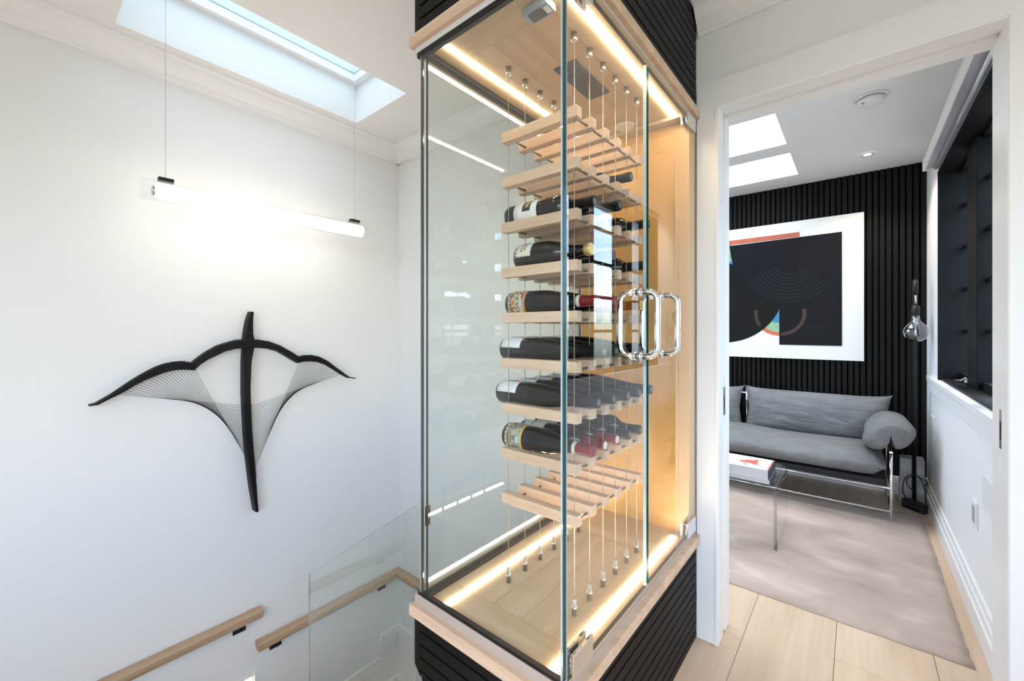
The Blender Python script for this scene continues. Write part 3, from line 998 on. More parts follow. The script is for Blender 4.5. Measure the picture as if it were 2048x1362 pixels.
# ------------------------------------------------------------------ wine bottles
GAPS = [(SY[i] + SY[i + 1]) / 2 for i in range(5)]
PROF = {  # (x from base as fraction of length, radius)
    'bordeaux': (0.300, [(0, 0.026), (0.004, 0.033), (0.012, 0.0368), (0.02, 0.0372), (0.185, 0.0372), (0.200, 0.0360), (0.212, 0.0315),
                         (0.222, 0.0235), (0.230, 0.0170), (0.240, 0.0150), (0.282, 0.0138), (0.283, 0.0148), (0.298, 0.0148), (0.300, 0.0135)]),
    'burgundy': (0.305, [(0, 0.028), (0.005, 0.036), (0.014, 0.0388), (0.11, 0.0390), (0.14, 0.0376), (0.17, 0.0330), (0.20, 0.0250),
                         (0.225, 0.0185), (0.25, 0.0155), (0.287, 0.0142), (0.288, 0.0152), (0.303, 0.0152), (0.305, 0.0138)]),
    'flute': (0.348, [(0, 0.026), (0.005, 0.033), (0.013, 0.0370), (0.13, 0.0374), (0.16, 0.0355), (0.19, 0.0315), (0.22, 0.0268),
                      (0.25, 0.0220), (0.275, 0.0182), (0.30, 0.0158), (0.328, 0.0147), (0.329, 0.0154), (0.346, 0.0154), (0.348, 0.014)]),
    'stout': (0.252, [(0, 0.030), (0.005, 0.038), (0.014, 0.0418), (0.095, 0.0420), (0.12, 0.0400), (0.145, 0.0345), (0.17, 0.0255),
                      (0.19, 0.0190), (0.21, 0.0165), (0.235, 0.0155), (0.236, 0.0170), (0.250, 0.0170), (0.252, 0.0155)]),
}


def rad_at(prof, x):
    for (x0, r0), (x1, r1) in zip(prof, prof[1:]):
        if x0 <= x <= x1:
            return r0 + (r1 - r0) * (x - x0) / max(1e-9, x1 - x0)
    return prof[-1][1]


def patch(prof, x0, x1, a0, a1, off, nu=4, nv=14):
    """label paper wrapped on the body: angle 0 faces -Y, 90 faces up; has a paper thickness"""
    m = MB()
    def pt(i, j, o):
        x = x0 + (x1 - x0) * i / (nu - 1)
        a = math.radians(a0 + (a1 - a0) * j / (nv - 1))
        r = rad_at(prof, x) + o
        return (x, -r * math.cos(a), r * math.sin(a))
    V = m.grid(lambda i, j: pt(i, j, off), nu, nv)
    U = m.grid(lambda i, j: pt(i, j, off - 0.0003), nu, nv)
    for i in range(nu - 1):
        m.bm.faces.new([V[i][0], V[i + 1][0], U[i + 1][0], U[i][0]]); m.bm.faces.new([V[i][-1], U[i][-1], U[i + 1][-1], V[i + 1][-1]])
    for j in range(nv - 1):
        m.bm.faces.new([V[0][j], U[0][j], U[0][j + 1], V[0][j + 1]]); m.bm.faces.new([V[-1][j], V[-1][j + 1], U[-1][j + 1], U[-1][j]])
    return m


MESH_CACHE = {}


def cached(key, fn):
    if key not in MESH_CACHE:
        MESH_CACHE[key] = fn()
    return MESH_CACHE[key]


def bottle(row, gap, kind, tip, cap, lab, label, group=None):
    L, prof = PROF[kind]
    r = max(p[1] for p in prof)
    half = (SY[1] - SY[0]) / 2 - 0.0135
    zc = TOPS[row - 1] + math.sqrt(r * r - half * half) + 0.0008
    t = thing('wine_bottle', label, 'bottle', (tip - L, GAPS[gap - 1], zc), group)
    glass_m = bottle_amber if lab == 'amber' else bottle_m
    me = cached((kind, glass_m.name), lambda: MB().lathe([(b, a) for a, b in prof], 'X', seg=28).mesh('glass_body', glass_m))
    o = bpy.data.objects.new('glass_body', me); COL.objects.link(o); o.parent = t
    x0 = L - (0.062 if cap in ('red', 'darkred') else 0.07)
    if cap == 'gold':
        x0 = L - 0.02
    def capf():
        pr = [(rad_at(prof, x0) + 0.0001, x0)] + [(b + 0.0007, a) for a, b in prof if a > x0 and a < L - 0.001] + [(prof[-1][1] + 0.0006, L + 0.0006)]
        return MB().lathe(pr, 'X', seg=24).mesh('capsule', {'black': foil_black, 'red': foil_red, 'darkred': foil_darkred, 'redwhite': foil_red, 'gold': foil_gold}[cap])
    me = cached((kind, 'cap', cap), capf)
    o = bpy.data.objects.new('capsule', me); COL.objects.link(o); o.parent = t
    capo = o
    def add(key, fn, name, parent=t):
        me = cached((kind, lab) + key, fn)
        o = bpy.data.objects.new(name, me); COL.objects.link(o); o.parent = parent
        return o
    if cap in ('redwhite', 'black'):
        mt = foil_white if cap == 'redwhite' else plain_grey
        rr = 0.0115 if cap == 'redwhite' else 0.0085
        me = cached((kind, 'disc', cap), lambda: MB().lathe([(rr, L + 0.0007), (rr, L + 0.0012)], 'X', seg=18).mesh('cap_disc', mt))
        o = bpy.data.objects.new('cap_disc', me); COL.objects.link(o); o.parent = capo
    if cap == 'red':
        me = cached((kind, 'band'), lambda: patch(prof, x0 + 0.001, x0 + 0.012, -60, 120, 0.0016, 3, 12).mesh('cap_band', paper_cream))
        o = bpy.data.objects.new('cap_band', me); COL.objects.link(o); o.parent = capo
    if lab == 'gold_figure':
        lb = add(('p',), lambda: patch(prof, 0.045, 0.130, -70, 150, 0.0006).mesh('paper_label', paper_white), 'paper_label')
        add(('q',), lambda: patch(prof, 0.078, 0.108, 2, 62, 0.0010).mesh('label_print', paper_black), 'label_print', lb)
        add(('g',), lambda: patch(prof, 0.088, 0.100, 18, 46, 0.0014, 3, 6).mesh('label_emblem', paper_gold), 'label_emblem', lb)
        add(('g2',), lambda: patch(prof, 0.100, 0.107, 36, 44, 0.0014, 3, 3).mesh('label_emblem', paper_gold), 'label_emblem', lb)
    elif lab == 'cream':
        lb = add(('p',), lambda: patch(prof, 0.012, 0.072, -5, 120, 0.0006).mesh('paper_label', paper_cream), 'paper_label')
        for k in range(5):
            add(('r', k), lambda k=k: patch(prof, 0.034, 0.040, 15 + 14 * k, 24 + 14 * k, 0.0010, 2, 3).mesh('label_print', paper_red), 'label_print', lb)
        add(('g',), lambda: patch(prof, 0.046, 0.052, 20, 95, 0.0010, 2, 8).mesh('label_print', paper_grey), 'label_print', lb)
    elif lab == 'orange_square':
        lb = add(('p',), lambda: patch(prof, 0.014, 0.088, 8, 140, 0.0006).mesh('paper_label', paper_white), 'paper_label')
        add(('o',), lambda: patch(prof, 0.068, 0.083, 68, 92, 0.0010, 2, 5).mesh('label_print', paper_orange), 'label_print', lb)
        add(('g',), lambda: patch(prof, 0.034, 0.066, 74, 88, 0.0010, 2, 5).mesh('label_print', paper_grey), 'label_print', lb)
        add(('g3',), lambda: patch(prof, 0.038, 0.062, 94, 100, 0.0010, 2, 5).mesh('label_print', paper_grey), 'label_print', lb)
    elif lab in ('bright', 'busy'):
        lb = add(('p',), lambda: patch(prof, 0.018, 0.083, -75, 130, 0.0006).mesh('paper_label', paper_tan if lab == 'bright' else paper_gold), 'paper_label')
        add(('q',), lambda: patch(prof, 0.026, 0.074, -62, 110, 0.0010).mesh('label_print', pic_a if lab == 'bright' else pic_b), 'label_print', lb)
        for k in range(9):
            add(('d', k), lambda k=k: patch(prof, 0.0200, 0.0248, -60 + 20 * k, -51 + 20 * k, 0.0010, 2, 3).mesh('label_print', paper_white), 'label_print', lb)
        add(('s',), lambda: patch(prof, 0.058, 0.072, -20, 18, 0.0014, 3, 5).mesh('label_print', paint_pale), 'label_print', lb)
    elif lab == 'plain':
        lb = add(('p',), lambda: patch(prof, 0.02, 0.10, 20, 130, 0.0006).mesh('paper_label', paper_cream), 'paper_label')
        add(('g',), lambda: patch(prof, 0.05, 0.056, 50, 100, 0.0010, 2, 5).mesh('label_print', paper_grey), 'label_print', lb)
    return t


plain_grey = plain('grey_cap_emboss', (0.16, 0.17, 0.18), 0.35)
ORD = ['first', 'second', 'third', 'fourth', 'fifth', 'sixth', 'seventh', 'eighth', 'ninth']


def bl(desc, row, gap):
    return '%s, %s tier down, %s gap back' % (desc, ORD[row - 1], ORD[gap - 1])


BL = [
    (2, 4, 'bordeaux', -0.555, 'black', None, 'lone black-capped wine bottle'),
    (3, 1, 'bordeaux', -0.551, 'black', 'gold_figure', 'wine bottle with white label and gold emblem'),
    (3, 2, 'bordeaux', -0.516, 'black', None, 'unlabelled black-capped bottle'),
    (3, 5, 'bordeaux', -0.532, 'black', None, 'unlabelled black-capped bottle'),
    (4, 1, 'stout', -0.5585, 'gold', 'cream', 'stout wine bottle with cream label and gold cap'),
    (4, 2, 'bordeaux', -0.535, 'darkred', None, 'dark red capped bottle'),
    (4, 5, 'bordeaux', -0.544, 'black', None, 'black-capped bottle'),
    (5, 1, 'burgundy', -0.5405, 'red', 'bright', 'red-capped bottle with orange picture label'),
    (5, 2, 'burgundy', -0.5274, 'red', None, 'red-capped bottle without label'),
    (5, 4, 'bordeaux', -0.515, 'gold', 'amber', 'amber glass wine bottle with gold cap'),
    (6, 1, 'flute', -0.5224, 'black', 'orange_square', 'slim bottle with orange-square white label'),
    (6, 2, 'flute', -0.5274, 'black', 'orange_square', 'slim bottle with orange-square white label'),
    (6, 3, 'flute', -0.566, 'black', 'orange_square', 'slim bottle with orange-square white label'),
    (6, 4, 'flute', -0.528, 'black', 'orange_square', 'slim bottle with orange-square white label'),
    (6, 5, 'flute', -0.568, 'black', 'orange_square', 'slim bottle with orange-square white label'),
    (7, 1, 'flute', -0.5387, 'black', 'orange_square', 'slim bottle with orange-square white label'),
    (7, 2, 'flute', -0.5336, 'black', 'orange_square', 'slim bottle with orange-square white label'),
    (7, 3, 'flute', -0.5284, 'black', 'orange_square', 'slim bottle with orange-square white label'),
    (7, 4, 'flute', -0.5272, 'black', 'orange_square', 'slim bottle with orange-square white label'),
    (7, 5, 'flute', -0.522, 'black', 'orange_square', 'slim bottle with orange-square white label'),
    (8, 1, 'burgundy', -0.5538, 'red', 'busy', 'red-capped bottle with busy patterned label'),
    (8, 2, 'bordeaux', -0.5616, 'redwhite', 'plain', 'cream-labelled bottle with white-topped red cap'),
    (8, 3, 'bordeaux', -0.5637, 'redwhite', 'plain', 'cream-labelled bottle with white-topped red cap'),
    (8, 4, 'bordeaux', -0.5602, 'black', None, 'round-shouldered black-capped bottle'),
    (8, 5, 'bordeaux', -0.5581, 'black', None, 'round-shouldered black-capped bottle'),
]
for (row, gap, kind, tip, cap, lab, desc) in BL:
    bottle(row, gap, kind, tip, cap, lab, bl(desc, row, gap), 'wine bottles in the hanging rack')

# ------------------------------------------------------------------ pixel to plane helper (only used to read shapes off the wall)
_s, _c = math.sin(YAW), math.cos(YAW)


def wall_pt(px, py, X):
    """where the sight line of photo pixel (px, py) meets the plane x = X: returns (y, z)"""
    a = px - 1024.0
    dx, dy, dz = -_s * F_PX + _c * a, _c * F_PX + _s * a, HORIZON - py
    t = X / dx
    return (dy * t, EYE + dz * t)


# ------------------------------------------------------------------ carved wall sculpture
scu = thing('wall_sculpture', 'black carved bow-shaped string sculpture hung on the white stair wall', 'sculpture', (XL + 0.02, 0.82, 0.24))
A4 = lambda x, y: (160 + x / 4.54, 600 + y / 4.54)
A5 = lambda x, y: (430 + x / 4.54, 600 + y / 4.54)
A6 = lambda x, y: (380 + x / 4.864, 780 + y / 4.864)
btop = [A4(*p) for p in [(80, 955), (140, 940), (200, 905), (280, 860), (370, 800), (450, 745), (540, 690), (620, 645), (700, 605), (780, 578),
                         (860, 562), (940, 555), (1020, 570), (1080, 520), (1160, 465), (1250, 415)]] + \
       [A5(*p) for p in [(100, 390), (200, 362), (300, 355), (400, 358), (500, 375), (600, 412), (700, 468), (775, 515), (820, 503), (880, 500),
                         (950, 515), (1030, 555), (1100, 610), (1170, 660), (1230, 700), (1282, 708)]]
bbot = [A4(*p) for p in [(84, 967), (170, 955), (250, 915), (340, 870), (420, 830), (500, 780), (600, 730), (680, 697), (760, 665), (830, 646),
                         (890, 636), (960, 633), (1045, 640), (1100, 590), (1170, 545), (1270, 497)]] + \
       [A5(*p) for p in [(100, 470), (200, 445), (300, 437), (400, 437), (490, 444), (575, 468), (655, 513), (755, 573), (810, 560), (870, 556),
                         (940, 563), (1015, 588), (1085, 630), (1150, 672), (1210, 708), (1280, 716)]]


def ribbon(top, bot, xf, xb, round_=0.25):
    """solid band between two outlines, front at x = xf, back at x = xb, edges rounded toward the front"""
    m = MB()
    n = len(top)
    rows = []
    for (p, q) in zip(top, bot):
        (y0, z0), (y1, z1) = wall_pt(*p, xf), wall_pt(*q, xf)
        prof = []
        for s, d in ((0.0, 0.0), (0.0, 0.65), (0.12, 1.0), (0.88, 1.0), (1.0, 0.65), (1.0, 0.0)):
            prof.append(m.bm.verts.new((xb + (xf - xb) * d, y0 + (y1 - y0) * s, z0 + (z1 - z0) * s)))
        rows.append(prof)
    k = 6
    for a, b in zip(rows, rows[1:]):
        for j in range(k):
            f = m.bm.faces.new([a[j], b[j], b[(j + 1) % k], a[(j + 1) % k]])
    m.bm.faces.new(rows[0][::-1]); m.bm.faces.new(rows[-1])
    return m


XSC = -2.395
sub(ribbon(btop, bbot, XSC, XSC - 0.035), 'bow', carved, scu)
sl = [A5(328, 105), A5(300, 185), A5(278, 300), A5(272, 360), A5(268, 440), A5(262, 560), A5(262, 800), A5(265, 950), A6(540, 400), A6(555, 600), A6(570, 720),
      A6(585, 850), A6(600, 960), A6(610, 1020), A6(640, 1190)]
sr = [A5(356, 108), A5(353, 190), A5(357, 310), A5(372, 358), A5(368, 440), A5(342, 560), A5(331, 800), A5(336, 950), A6(613, 390), A6(628, 590), A6(640, 715),
      A6(650, 850), A6(657, 950), A6(660, 1020), A6(672, 1187)]
sub(ribbon(sl, sr, XSC - 0.012, XL + 0.003), 'spine', carved, scu)
m = MB()      # wall block behind the spine
(y0, z0), (y1, z1) = wall_pt(*A5(240, 585), -2.44), wall_pt(*A5(300, 870), -2.44)
m.box(XL + 0.0005, -2.43, y0, y1, z1, z0, bev=0.003)
sub(m, 'wall_block', carved, scu)


def at_t(poly, t):
    d = [0]
    for p, q in zip(poly, poly[1:]):
        d.append(d[-1] + math.hypot(q[0] - p[0], q[1] - p[1]))
    s = t * d[-1]
    for i in range(len(poly) - 1):
        if s <= d[i + 1] + 1e-9:
            u = (s - d[i]) / max(1e-9, d[i + 1] - d[i])
            return (poly[i][0] + (poly[i + 1][0] - poly[i][0]) * u, poly[i][1] + (poly[i + 1][1] - poly[i][1]) * u)
    return poly[-1]


XST = XSC - 0.014
NST = 22
lw = [wall_pt(*A4(*p), XST) for p in [(360, 858), (420, 828), (500, 780), (600, 730), (700, 690), (800, 652), (880, 637), (960, 634), (1045, 640)]]
lsp = [wall_pt(*A6(*p), XST) for p in [(526, 155), (532, 260), (540, 400), (555, 600), (566, 690)]]
rw = [wall_pt(*A5(*p), XST) for p in [(1150, 670), (1085, 630), (1015, 590), (940, 563), (870, 556), (810, 562), (765, 572)]]
rsp = [wall_pt(*A6(*p), XST) for p in [(602, 160), (606, 240), (613, 390), (628, 590), (640, 740)]]
for wng, sp in ((lw, lsp), (rw, rsp)):
    for k in range(NST):
        t_ = k / (NST - 1)
        a, b = at_t(wng, t_), at_t(sp, t_)
        m = MB(); m.tube([(XST, *a), (XST, *b)], 0.0008, 5)
        sub(m, 'string', string_m, scu)
# cord windings carved along wings and lower spine: small raised ribs
for poly_t, poly_b, t0, t1, n in ((btop[2:13], bbot[2:13], 0.1, 1.0, 26), (btop[23:30], bbot[23:30], 0.0, 1.0, 24)):
    for k in range(n):
        t_ = t0 + (t1 - t0) * k / (n - 1)
        a, b = at_t(poly_t, t_), at_t(poly_b, t_)
        a3, b3 = wall_pt(*a, XSC), wall_pt(*b, XSC)
        m = MB(); m.tube([(XSC - 0.02, *a3), (XSC + 0.0006, *a3), (XSC + 0.0006, *b3), (XSC - 0.02, *b3)], 0.0016, 5)
        sub(m, 'cord_wrap', string_m, scu)
for k in range(30):
    t_ = k / 29
    a, b = at_t(sl[7:12], t_), at_t(sr[7:12], t_)
    a3, b3 = wall_pt(*a, XSC - 0.012), wall_pt(*b, XSC - 0.012)
    m = MB(); m.tube([(XSC - 0.026, *a3), (XSC - 0.0115, *a3), (XSC - 0.0115, *b3), (XSC - 0.026, *b3)], 0.0016, 5)
    sub(m, 'cord_wrap', string_m, scu)

# ------------------------------------------------------------------ linear pendant lamp
PX = -2.15
pz = 1.753
pen = thing('pendant_lamp', 'glowing horizontal glass tube pendant hung on thin cables below the skylight', 'pendant lamp', (PX, 0.82, pz - 0.05))
(yL, _), (yR, _) = wall_pt(312, 385, PX), wall_pt(724, 460, PX)
(yoL, _), (yoR, _) = wall_pt(279, 375, PX), wall_pt(742, 465, PX)
m = MB(); m.lathe([(0.001, yL), (0.024, yL + 0.001), (0.031, yL + 0.004), (0.031, yR - 0.004), (0.024, yR - 0.001), (0.001, yR)], 'Y', (PX, 0, pz), 28, cap=False)
sub(m, 'glowing_tube', tube_m, pen)
m = MB(); m.lathe([(0.042, yoL), (0.042, yoR)], 'Y', (PX, 0, pz), 32, cap=False)
m.lathe([(0.040, yoL), (0.040, yoR)], 'Y', (PX, 0, pz), 32, cap=False)
sub(m, 'outer_glass', tube_glass, pen)
for (ya, yb, zc_) in ((wall_pt(316, 360, PX)[0], wall_pt(347, 365, PX)[0], 0), (wall_pt(700, 443, PX)[0], wall_pt(718, 446, PX)[0], 0)):
    m = MB(); m.box(PX - 0.013, PX + 0.013, ya, yb, pz + 0.043, pz + 0.058, bev=0.001)
    sub(m, 'bracket', black_metal, pen)
pale_cable = plain('pale_cable', (0.50, 0.50, 0.50), 0.5)
cab1 = wall_pt(331, 362, PX)[0]
m = MB(); m.tube([(PX, cab1, pz + 0.058), (PX, cab1, 2.70)], 0.0009, 6); sub(m, 'cable', pale_cable, pen)
cab2 = wall_pt(709, 443, PX)[0]
m = MB()
m.tube([(PX, cab2, pz + 0.058), (PX, cab2 + 0.002, pz + 0.08), (PX, cab2 + 0.001, pz + 0.10), (PX, cab2 - 0.003, pz + 0.13), (PX, cab2 - 0.001, pz + 0.3), (PX, cab2 - 0.001, pz + 0.5),
        (PX, cab2 - 0.002, pz + 0.58), (PX, cab2 + 0.003, pz + 0.62), (PX, cab2 - 0.002, pz + 0.68), (PX, cab2 - 0.002, 2.70)], 0.0009, 6)
sub(m, 'cable', pale_cable, pen)
m = MB()
m.lathe([(0.018, yL - 0.012), (0.018, yL - 0.0005)], 'Y', (PX, 0, pz), 18)
sub(m, 'end_cap', steel, pen)

# ------------------------------------------------------------------ stair handrails, guard, stairs, step light
RX = -2.40


def rail_sec(zt):
    # (distance from wall, z): moulded rail with a recessed lower bead
    return [(0.008, zt), (0.056, zt), (0.060, zt - 0.004), (0.060, zt - 0.026), (0.050, zt - 0.030), (0.048, zt - 0.044), (0.018, zt - 0.044), (0.014, zt - 0.030), (0.008, zt - 0.026)]


hr = thing('handrail', 'oak handrail with squared end just above the lower rail on the stair wall', 'handrail', (XL, 0.3, -0.32))
m = MB(); m.prism([(XL + d, z) for d, z in rail_sec(-0.268)], 'Y', -0.25, 0.858); sub(m, 'rail', oak_rail, hr)
m = MB(); m.box(XL + 0.0003, XL + 0.0079, 0.795, 0.858, -0.296, -0.268); sub(m, 'wall_return', oak_rail, hr)
for (ya, yb) in ((0.733, 0.792), (-0.10, -0.04)):
    m = MB(); m.box(XL + 0.0003, XL + 0.005, ya, yb, -0.362, -0.327); pl = sub(m, 'bracket_plate', black_metal, hr)
    m = MB(); m.tube([(XL + 0.005, (ya + yb) / 2 + 0.01, -0.345), (XL + 0.03, (ya + yb) / 2 + 0.01, -0.342), (XL + 0.034, (ya + yb) / 2 + 0.01, -0.312)], 0.006, 8)
    sub(m, 'bracket_arm', black_metal, pl)
hr = thing('handrail', 'lower oak handrail turning the corner behind the clear glass guard', 'handrail', (XL, 1.2, -0.5))
m = MB(); m.prism([(XL + d, z) for d, z in rail_sec(-0.443)], 'Y', 0.838, YW - 0.06)
m.prism([(YW - d, z) for d, z in rail_sec(-0.443)], 'X', XL + 0.004, -0.80); sub(m, 'rail', oak_rail, hr)
m = MB(); m.box(XL + 0.0003, XL + 0.0079, 0.838, 0.90, -0.471, -0.443); sub(m, 'wall_return', oak_rail, hr)
for (ya, yb) in ((0.907, 0.967), (1.570, 1.628)):
    m = MB(); m.box(XL + 0.0003, XL + 0.005, ya, yb, -0.538, -0.503); pl = sub(m, 'bracket_plate', black_metal, hr)
    m = MB(); m.tube([(XL + 0.005, (ya + yb) / 2, -0.52), (XL + 0.03, (ya + yb) / 2, -0.517), (XL + 0.034, (ya + yb) / 2, -0.487)], 0.006, 8)
    sub(m, 'bracket_arm', black_metal, pl)
gd = thing('glass_guard', 'frameless glass stair guard with slanted top edge beside the black cabinet base', 'guard', (-1.3, GYF + 0.006, -0.6))
g0, g1 = GYF + 0.002, GYF + 0.009
pts = [(-0.9712, 0.704), (-1.674, 0.232), (-1.674, -1.10), (CXL - 0.0095, -0.60), (CXL - 0.0095, 0.4085), (-0.998, 0.4445), (-0.9712, 0.4445)]
m = MB(); m.prism(pts, 'Y', g0, g1)
m.bm.normal_update()
for f in m.bm.faces:
    f.material_index = 0 if abs(f.normal.y) > 0.9 else (2 if abs(f.normal.x) > 0.9 else 1)
sub(m, 'glass_sheet', [guard_glass, edge_dark, plain('guard_end_edge', (0.42, 0.38, 0.34), 0.3)], gd)
m = MB(); m.box(-0.966, GXL - 0.0102, GYF + 0.0135, GYF + 0.030, 0.632, 0.688, bev=0.001)
sub(m, 'edge_clip', black_metal, gd)
st = thing('staircase', 'oak stair flight going down along the near side of the glass guard', 'stairs', (-1.5, 0.25, -1.0))
for k in range(5):
    zt = -0.17 * (k + 1)
    xa = -0.985 - 0.26 * k
    m = MB(); m.box(xa - 0.285, xa, -0.25, 0.755, zt - 0.03, zt, bev=0.003); sub(m, 'tread', oak_floor, st)
    m = MB(); m.box(xa - 0.014, xa - 0.0005, -0.25, 0.755, zt + 0.0002, zt + 0.139); sub(m, 'riser', white_trim, st)
m = MB(); m.box(XL + 0.001, -2.285, -0.25, 0.755, -1.05, -1.02); sub(m, 'landing', oak_floor, st)
m = MB()
m.box(XL + 0.001, -1.0, 0.742, 0.7545, ZW, -1.06)
sub(m, 'stringer', white_trim, st)
sl_t = thing('step_light', 'recessed white step light glowing low on the stair wall', 'step light', (XL, 0.79, -0.72))
m = MB()
m.box(XL + 0.0004, XL + 0.008, 0.725, 0.735, -0.73, -0.607); m.box(XL + 0.0004, XL + 0.008, 0.832, 0.842, -0.73, -0.607)
m.box(XL + 0.0004, XL + 0.008, 0.735, 0.832, -0.617, -0.607); m.box(XL + 0.0004, XL + 0.008, 0.735, 0.832, -0.73, -0.72)
sub(m, 'bezel', white_trim, sl_t)
m = MB(); m.box(XL + 0.0004, XL + 0.003, 0.735, 0.832, -0.72, -0.617); sub(m, 'recess', stair_wall, sl_t)
m = MB(); m.box(XL + 0.0031, XL + 0.006, 0.750, 0.818, -0.66, -0.632); sub(m, 'lamp', step_m, sl_t)

# ------------------------------------------------------------------ study: painting
pt = thing('painting', 'large white abstract canvas with black blocks and a multicoloured circle on slats', 'painting', (-0.7, YB - 0.04, 0.964))
PX1, PX0, PZ0, PZ1 = 0.038, -1.62, 0.964, 2.094
PY = YB - 0.052
m = MB(); m.box(PX0, PX1, PY, YB - 0.0195, PZ0, PZ1, bev=0.001); sub(m, 'canvas', canvas_m, pt)


def flat(name, poly, layer, mat):
    m = MB(); m.prism(poly, 'Y', PY - 0.0006 * layer, PY - 0.0006 * (layer - 1) - 0.0001)
    return sub(m, name, mat, pt)


def arc(cx_, cz_, r, a0, a1, n=28):
    return [(cx_ + r * math.cos(math.radians(a0 + (a1 - a0) * k / n)), cz_ + r * math.sin(math.radians(a0 + (a1 - a0) * k / n))) for k in range(n + 1)]


CC, CR = (-0.504, 1.336), 0.185
flat('painted_circle', arc(*CC, CR, 0, 354, 48), 1, paint_orange)
flat('painted_circle', arc(*CC, CR * 0.84, 0, 354, 48), 2, paint_green)
flat('painted_circle', arc(*CC, CR * 0.42, 0, 354, 36), 3, paint_blue)
flat('painted_strip', [(-1.05, 1.958), (-0.364, 1.962), (-0.364, 2.002), (-1.05, 1.998)], 1, paint_red)
flat('painted_wedge', [(-1.05, 1.70), (-0.84, 1.70), (-0.86, 1.957), (-1.05, 1.957)], 1, paint_green)
flat('painted_wedge', [(-1.05, 1.75), (-0.84, 1.75), (-0.845, 1.81), (-1.05, 1.82)], 2, paint_blue)
flat('painted_disc', arc(-0.93, 1.547, 0.459, -90, 27, 30) + arc(-0.93, 1.547, 0.459, 55, 120, 12) and
     ([(-1.40, 1.0886)] + arc(-0.93, 1.547, 0.459, -90, 30, 34) + [(-0.50, 1.80), (-0.83, 1.775), (-0.90, 1.80), (-1.05, 1.86), (-1.40, 1.86)]), 4, paint_black2)
flat('painted_block', [(-0.505, 1.077), (-0.0925, 1.076), (-0.0925, 1.963), (-0.885, 1.953), (-0.872, 1.86), (-0.850, 1.74), (-0.78, 1.56), (-0.60, 1.49), (-0.505, 1.40)], 5, paint_black)
ring = arc(*CC, CR, 200, 340, 30)
flat('painted_arc', arc(*CC, CR, 274, 372, 24) + arc(*CC, CR * 0.86, 372, 274, 24), 6, paint_brown)
flat('painted_arc', arc(*CC, CR, 168, 216, 14) + arc(*CC, CR * 0.86, 216, 168, 14), 6, paint_brown)
for k in range(9):     # combed arcs in the dark paint
    r = 0.12 + 0.028 * k
    flat('combed_arc', arc(-0.43, 1.78, r, 205, 318, 22) + arc(-0.43, 1.78, r - 0.004, 318, 205, 22), 6, plain('combed_paint_%d' % k, (0.015, 0.020, 0.026), 0.45, spec=0.3)) if r < 0.35 else None

# ------------------------------------------------------------------ study: sofa
def superpillow(m, c, hx, hy, hz, nu=30, nv=18, e=0.55, pinch=0.0, fx=None):
    """closed cushion: u runs around x/z outline, thickness along y"""
    def f(i, j, side):
        u = -1 + 2 * i / (nu - 1); v = -1 + 2 * j / (nv - 1)
        t = (max(0, 1 - abs(u) ** 3.0) ** e) * (max(0, 1 - abs(v) ** 2.6) ** e)
        cu = u * (1 - pinch * (1 - abs(v)) * abs(u) ** 4) * (1 + 0.03 * abs(v) ** 6)
        cv = v * (1 - pinch * 1.2 * (1 - abs(u) ** 6) * abs(v) ** 4)
        wr = 0.006 * math.sin(7 * u + 3 * v * v) * t + 0.004 * math.sin(15 * v + 5 * u) * t
        p = (c[0] + hx * cu, c[1] + side * (hy * t) + wr, c[2] + hz * cv)
        return fx(p, u, v) if fx else p
    m.grid(lambda i, j: f(i, j, 1), nu, nv)
    m.grid(lambda i, j: f(i, j, -1), nu, nv)
    return m


sofa = thing('sofa', 'low grey cloth sofa with slim chrome frame and folded arm roll', 'sofa', (-0.85, 3.8, 0.0))
X1, X0s = 0.16, -1.95
YFr, YBk = 3.484, 4.06
fr = MB()
r = 0.0085
for x in (X1, X0s):
    fr.tube([(x, YFr, 0.013), (x, YFr, 0.44)], r, 10)
    fr.tube([(x, YBk, 0.001), (x, YBk, 0.66)], r, 10)
    fr.tube([(x, YFr, 0.44), (x, YBk, 0.44)], r, 10)
    fr.tube([(x, YFr, 0.218), (x, YBk, 0.218)], r * 0.8, 10)
    fr.tube([(x, YFr, 0.075), (x, YBk, 0.075)], r * 0.8, 10)
fr.tube([(-0.735, YBk, 0.218), (-0.735, YBk, 0.70)], r, 10)
for y, z in ((YFr, 0.218), (YFr, 0.075), (YBk, 0.218), (YBk, 0.66)):
    fr.tube([(X0s, y, z), (X1, y, z)], r * 0.85, 10)
sub(fr, 'frame', chrome, sofa)
m = MB(); m.box(X0s + 0.02, X1 - 0.02, YFr + 0.02, YBk - 0.01, 0.222, 0.262, bev=0.004); sub(m, 'sling', sling_m, sofa)
# seat: long bolster, section in y-z, ends rounded
def seat_pt(i, j):
    nu, nv = 40, 40
    u = i / nu * 2 * PI
    v = -1 + 2 * j / (nv - 1)
    k = max(0.0, 1 - abs(v) ** 22) ** 0.30
    sgn = lambda a: (1 if a >= 0 else -1)
    cy_, cz_ = math.cos(u), math.sin(u)
    yy = sgn(cy_) * abs(cy_) ** 0.72; zz = sgn(cz_) * abs(cz_) ** 0.78
    x = -0.91 + 1.045 * v
    z = 0.345 + 0.082 * zz * k + 0.008 * math.sin(5 * x) * (1 if zz > 0 else 0)
    return (x, 3.745 + 0.325 * yy * (0.93 + 0.07 * k), z)
m = MB(); V = m.grid(seat_pt, 40, 40, closed_u=True)
m.bm.faces.new([V[i][0] for i in range(40)]); m.bm.faces.new([V[i][-1] for i in range(40)][::-1])
sub(m, 'seat_cushion', sofa_m, sofa)
tilt = lambda p, u, v: (p[0], p[1] + 0.10 * (p[2] - 0.55) , p[2] + 0.012 * abs(u) ** 8 * v + (-0.02 * u if v > 0 else 0) * 0)
